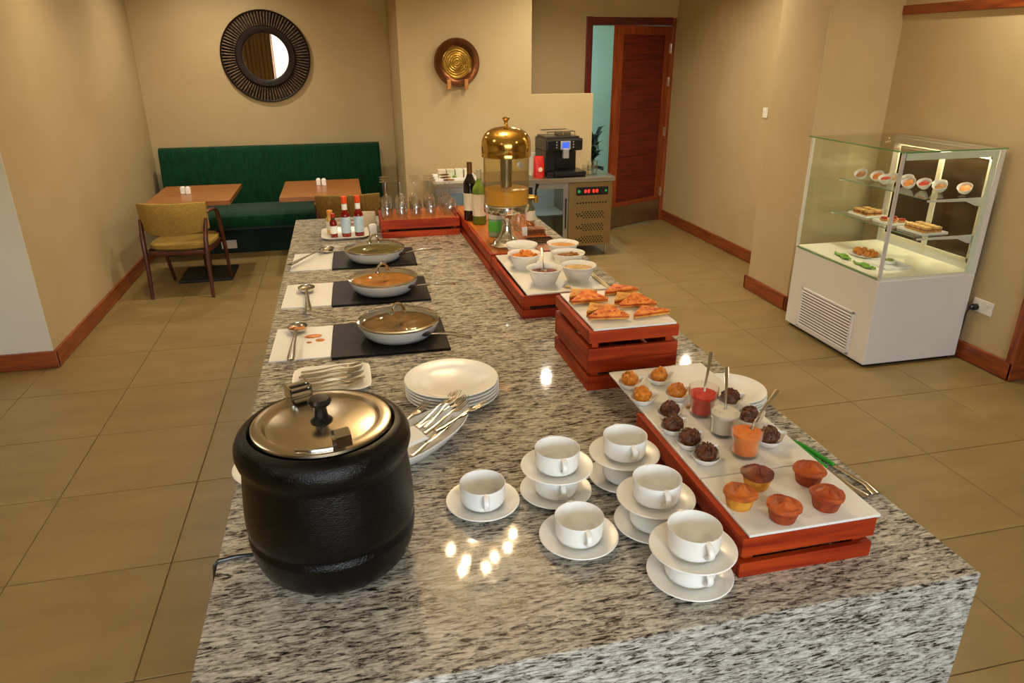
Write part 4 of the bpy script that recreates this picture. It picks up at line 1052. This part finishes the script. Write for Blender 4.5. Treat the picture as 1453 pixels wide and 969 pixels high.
# plant in the teal room
plt = thing('potted_plant', 'dark potted plant standing in the teal room behind the door', 'plant', (3.22, 9.1, 0))
obj('pot', G().lathe([(0, 0), (.11, 0), (.15, .5), (.145, .5), (.13, .46), (0, .46)], 24), BLACKP, plt)
LEAF = mat('dark_leaf', '06180c', .5, col2='0e2c16', nscale=20)
lf = G().grid([[(0, -.003, 0), (0, .003, 0)], [(.08, -.03, .06), (.08, .03, .06)], [(.16, -.035, .09), (.16, .035, .09)], [(.26, -.002, .04), (.26, .002, .04)]])
lfm_ = mesh('leaf', lf, LEAF)
rng = random.Random(11)
for k in range(26):
    put('leaf', lfm_, plt, (rng.uniform(-.04, .04), rng.uniform(-.04, .04), .5+.015*k), (0, rng.uniform(-.9, .1), rng.uniform(0, 6.28)))
obj('stem', G().tube([(0, 0, .44), (.01, 0, .9)], .012, 8), LEAF, plt)

# ------------------------------------------------------------------ refrigerated pastry case
PX0, PX1, PY0, PY1 = 3.155, 3.872, 3.565, 4.438
pcx, pcy = (PX0+PX1)/2, (PY0+PY1)/2
pc_ = thing('pastry_case', 'white refrigerated pastry display case with glass top, front and sides', 'display case', (pcx, pcy, 0))
a, b = (PX1-PX0)/2, (PY1-PY0)/2
ZD = .605
gy0, gy1, gz0, gz1 = -b+.155, b-.15, .04, .335      # grille opening in the front (faces -x)
bc = G().box(-a+.004, a, -b, b, .025, ZD-.012)
body = obj('base_cabinet', bc, WHITEM, pc_, bevel=.006)
obj('plinth', B(-a+.03, a-.03, -b+.03, b-.03, 0, .025), BLACKP, pc_)
gf = G().box(-a-.006, -a+.006, gy0, gy1, gz0, gz0+.014).box(-a-.006, -a+.006, gy0, gy1, gz1-.014, gz1).box(-a-.006, -a+.006, gy0, gy0+.018, gz0, gz1).box(-a-.006, -a+.006, gy1-.018, gy1, gz0, gz1)
grl = obj('grille', gf, WHITEM, pc_, bevel=.002)
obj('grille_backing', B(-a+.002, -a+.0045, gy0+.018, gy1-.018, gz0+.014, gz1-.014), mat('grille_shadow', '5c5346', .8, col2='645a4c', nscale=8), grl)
sl = mesh('louvre', G().box(-.002, .012, gy0+.018, gy1-.018, -.0055, .0055, T(0, 0, 0, ry=.5)), WHITEM)
for k in range(13): put('louvre', sl, grl, (-a-.006, 0, gz0+.026+k*.0203))
obj('deck', B(-a+.01, a-.01, -b+.006, b-.006, ZD-.011, ZD+.004), mat('case_deck_white', 'efe9d4', .35, col2='f2ecd8', nscale=3), pc_)
ZTOP = 1.375
def pane(name, x0, x1, y0, y1, z0, z1, m=CASEG): return obj(name, B(x0, x1, y0, y1, z0, z1), m, pc_)
pane('front_glass', -a, -a+.006, -b+.02, b-.02, ZD, ZTOP-.01)
pane('side_glass', -a+.02, a-.045, -b, -b+.006, ZD, ZTOP-.01)
pane('side_glass', -a+.02, a-.045, b-.006, b, ZD, ZTOP-.01)
pane('top_glass', -a-.012, a+.004, -b-.012, b+.012, ZTOP-.008, ZTOP)
for q in ((-a-.0135, -a-.012, -b-.012, b+.012, ZTOP-.008, ZTOP), (-a-.012, a, -b-.0135, -b-.012, ZTOP-.008, ZTOP), (-a-.001, -a+.007, -b+.02, b-.02, ZD-.006, ZD)):
    obj('glass_edge', B(*q), EDGEG, pc_)
obj('corner_post', B(-a, -a+.018, -b, -b+.018, ZD, ZTOP-.009), mat('silver_post', 'c6c4be', .35, col2='cecdc8', nscale=4), pc_, bevel=.003)
obj('corner_post', B(-a, -a+.018, b-.018, b, ZD, ZTOP-.009), WHITEM, pc_, bevel=.003)
rf = G().box(a-.04, a, -b, -b+.035, ZD-.012, ZTOP-.009).box(a-.04, a, b-.035, b, ZD-.012, ZTOP-.009).box(a-.04, a, -b+.035, b-.035, ZTOP-.06, ZTOP-.009).box(a-.04, a, -b+.035, b-.035, ZD+.004, ZD+.05)
obj('rear_frame', rf, WHITEM, pc_, bevel=.003)
SM = mat('rear_sliding_mirror', '4a3a26', .08, .55, col2='523f2a', nscale=2)
CRM = mat('cream_post', 'e6dcc0', .4, col2='eae2c8', nscale=3)
obj('sliding_door', B(a-.03, a-.024, -b+.035, .02, ZD+.05, ZTOP-.06), SM, pc_)
obj('sliding_door', B(a-.02, a-.014, -.02, b-.035, ZD+.05, ZTOP-.06), SM, pc_)
obj('door_stile', B(a-.042, a-.03, -.03, .01, ZD+.02, ZTOP-.03), CRM, pc_, bevel=.002)
obj('door_stile', B(a-.042, a-.03, -b+.035, -b+.06, ZD+.02, ZTOP-.03), CRM, pc_, bevel=.002)
obj('door_stile', B(a-.042, a-.03, b-.06, b-.035, ZD+.02, ZTOP-.03), CRM, pc_, bevel=.002)
BAND = mat('glass_border_band', 'c9d6c0', .3, col2='d1ddc8', nscale=4)
obj('border_band', B(-a+.022, a-.046, -b-.0012, -b-.0002, ZTOP-.052, ZTOP-.012), BAND, pc_)
obj('border_band', B(a-.088, a-.046, -b-.0012, -b-.0002, ZD+.002, ZTOP-.0525), BAND, pc_)
for (y0, y1) in ((-b+.036, -.031), (.011, b-.061)):
    obj('door_rail', B(a-.042, a-.03, y0, y1, ZTOP-.075, ZTOP-.06), CRM, pc_)
    obj('door_rail', B(a-.042, a-.03, y0, y1, ZD+.05, ZD+.075), CRM, pc_)
LEDM = mat('led_strip', 'fff6e0', .5, emit='fff0c8', estr=30.0)
obj('led_channel', G().box(a-.075, a-.04, -b+.04, b-.04, ZTOP-.03, ZTOP-.024).box(a-.081, a-.075, -b+.04, b-.04, ZTOP-.062, ZTOP-.024), WHITEM, pc_)
obj('led_strip', B(a-.072, a-.044, -b+.05, b-.05, ZTOP-.040, ZTOP-.032), LEDM, pc_)
SH = ((1.085, .245), (.852, .225))       # shelf heights and front offset
for (z, off) in SH:
    s_ = obj('shelf', B(-a+off, a-.06, -b+.035, b-.035, z-.006, z), CASEG, pc_)
    obj('shelf_edge', B(-a+off-.0015, -a+off, -b+.035, b-.035, z-.006, z), mat('shelf_edge_green', '7d9a74', .2, col2='88a67f', nscale=8), s_)
    for yy in (-b+.022, b-.028):
        brk = G().prism([(-a+off+.01, z-.008), (a-.045, z-.008), (a-.045, z-.06), (a-.10, z-.06), (a-.18, z-.028), (-a+off+.01, z-.02)], yy, yy+.006, Matrix(((1, 0, 0, 0), (0, 0, 1, 0), (0, 1, 0, 0), (0, 0, 0, 1))))
        bo = obj('bracket', brk, WHITEM, s_)
# food in the case
def wl(x, y, z): return (x, y, z)
CC = mesh('tasting_cup', G().lathe([(0, 0), (.02, 0), (.023, .002), (.038, .022), (.0435, .044), (.042, .0445), (.036, .022), (.02, .006), (0, .005)], 28), PORC)
cups_ = [(3.50, 4.30), (3.55, 4.20), (3.50, 4.07), (3.58, 4.10), (3.63, 4.02), (3.56, 3.92), (3.62, 3.86), (3.68, 3.80), (3.63, 3.74), (3.74, 3.66)]
fc = [('8a5a2a', 'c08a4c'), ('c06a20', 'e09040'), ('a02818', 'd04a28'), ('9a7a3c', 'd0b070')]
for k, (x, y) in enumerate(cups_):
    t_ = random.uniform(.15, .3)
    o = put('tasting_cup', CC, None, (x, y, 1.0985), (t_*.9, -t_*2.2, 0)); tag(o, 'small white tasting cup on the top shelf, %s from the far end' % ORD[k], 'cup', 'tasting cups on the top shelf of the case')
    f = obj('cup_filling', G().ball((0, 0, .03), .031, .031, .009, 12, 6, .12), mat('cup_filling_%d' % (k % 4), fc[k % 4][0], .6, col2=fc[k % 4][1], nscale=70, bump=.4), None, (x, y, 1.0985), (t_*.9, -t_*2.2, 0))
    tag(f, 'food in the tasting cup on the top shelf, %s from the far end' % ORD[k], 'food', 'food in the tasting cups')
def rect_plate(label, x, y, z, w_, d_):
    o = obj('serving_plate', G().prism([(-w_/2, -d_/2), (w_/2, -d_/2), (w_/2, d_/2), (-w_/2, d_/2)], 0, .005).box(-w_/2, w_/2, -d_/2, -d_/2+.006, .005, .014).box(-w_/2, w_/2, d_/2-.006, d_/2, .005, .014).box(-w_/2, -w_/2+.006, -d_/2+.006, d_/2-.006, .005, .014).box(w_/2-.006, w_/2, -d_/2+.006, d_/2-.006, .005, .014), PORC, None, (x, y, z), bevel=.001)
    tag(o, label, 'plate', 'rectangular plates in the pastry case')
CKB = mat('cake_sponge', 'c08a3c', .8, col2='d8a858', nscale=60, bump=.3); CKF = mat('cake_filling', '7a2c10', .6, col2='9a4420', nscale=40); CKT = mat('cake_icing', 'd49a48', .6, col2='ecca8c', nscale=50)
def cake(label, x, y, z):
    t = thing('cake_slice', label, 'cake', (x, y, z), random.uniform(-.08, .08), 'cake slices in the pastry case')
    obj('sponge', B(-.024, .024, -.018, .018, 0, .016), CKB, t, bevel=.002); obj('filling', B(-.0245, .0245, -.0185, .0185, .016, .022), CKF, t)
    obj('icing', B(-.024, .024, -.018, .018, .022, .038), CKT, t, bevel=.003)
rect_plate('white plate of layered cake at the far end of the middle shelf', 3.53, 4.22, .8525, .16, .19)
rect_plate('white plate of red tarts at the centre of the middle shelf', 3.53, 3.975, .8525, .17, .17)
rect_plate('white plate of layered cake at the near end of the middle shelf', 3.54, 3.72, .8525, .19, .22)
for k in range(6): cake('small layered cake on the far middle-shelf plate, %s row, %s from the far side' % (['front', 'rear'][k % 2], ORD[k//2]), 3.495+.07*(k % 2), 4.275-.055*(k//2), .858)
for k in range(8): cake('small layered cake on the near middle-shelf plate, %s row, %s from the far side' % (['front', 'rear'][k % 2], ORD[k//2]), 3.505+.075*(k % 2), 3.79-.047*(k//2), .858)
TR = mat('red_berry', 'b01c10', .3, col2='d83c1c', nscale=40, bump=.3, spec=.6)
for k in range(4):
    t = thing('berry_tart', 'red-topped tart on the middle-shelf plate, %s %s' % (['far', 'near'][k // 2], ['front', 'rear'][k % 2]), 'tart', (3.495+.075*(k % 2), 4.012-.075*(k//2), .858), 0, 'red berry tarts')
    obj('tart_shell', G().lathe([(0, 0), (.022, 0), (.029, .016), (.026, .016), (0, .012)], 20), CKB, t)
    g = G()
    for q in range(7): g.ball((.014*math.cos(q), .014*math.sin(q), .02), .0085, None, None, 8, 6)
    obj('berries', g, TR, t)
ZDK = ZD+.0045
tag(obj('oval_plate', G().lathe(plate_prof(.095, .012, .74, .003), 40, sy=1.35), PORC, None, (3.44, 4.06, ZDK)), 'white oval plate of orange fritters on the deck of the case', 'plate')
for k in range(9):
    x = 3.44+.045*math.cos(k*PI/4)*(k > 0); y = 4.06+.078*math.sin(k*PI/4)*(k > 0)
    lump('fritter', 'orange fritter on the oval plate inside the case, number %s around' % ORD[k], ORF, (x, y, ZDK+.005), .021, .06, 'fritters in the pastry case', 100+k)
rect_plate('white plate with dressing bowl on the deck of the case', 3.42, 3.82, ZDK, .2, .22)
tag(obj('dressing_bowl', G().lathe([(0, 0), (.03, 0), (.045, .025), (.043, .026), (.028, .005), (0, .004)], 24), PORC, None, (3.44, 3.83, ZDK+.0055)), 'shallow white bowl on the deck plate of the case', 'bowl')
tag(obj('herb_garnish', G().ball((0, 0, .018), .03, .03, .01, 12, 6, .25), mat('herb_green', '6a7a2c', .7, col2='98a04c', nscale=50, bump=.5), None, (3.44, 3.83, ZDK+.0115)), 'chopped herbs in the shallow bowl in the case', 'food')
lfp = G().grid([[(-.09+.18*i/8, s*.03*math.sin(PI*(i+.15)/8.3)+.01*math.sin(i), .006+.012*(1-abs(s))+.006*math.sin(i*1.7)) for i in range(9)] for s in (-1, -.5, 0, .5, 1)])
o = obj('banana_leaf', lfp, mat('fresh_leaf', '4a8418', .4, col2='7aac34', nscale=12, stretch=(1, 8, 1)), None, (3.25, 3.82, ZDK), (0, 0, math.radians(96)))
o.modifiers.new('thickness', 'SOLIDIFY').thickness = .002; tag(o, 'bright green leaf lying along the front glass of the case', 'leaf')
o = obj('banana_leaf', lfp, 'fresh_leaf', None, (3.262, 4.05, ZDK), (0, 0, math.radians(84)))
o.modifiers.new('thickness', 'SOLIDIFY').thickness = .002; tag(o, 'green leaf further back along the front glass beside fritters', 'leaf')
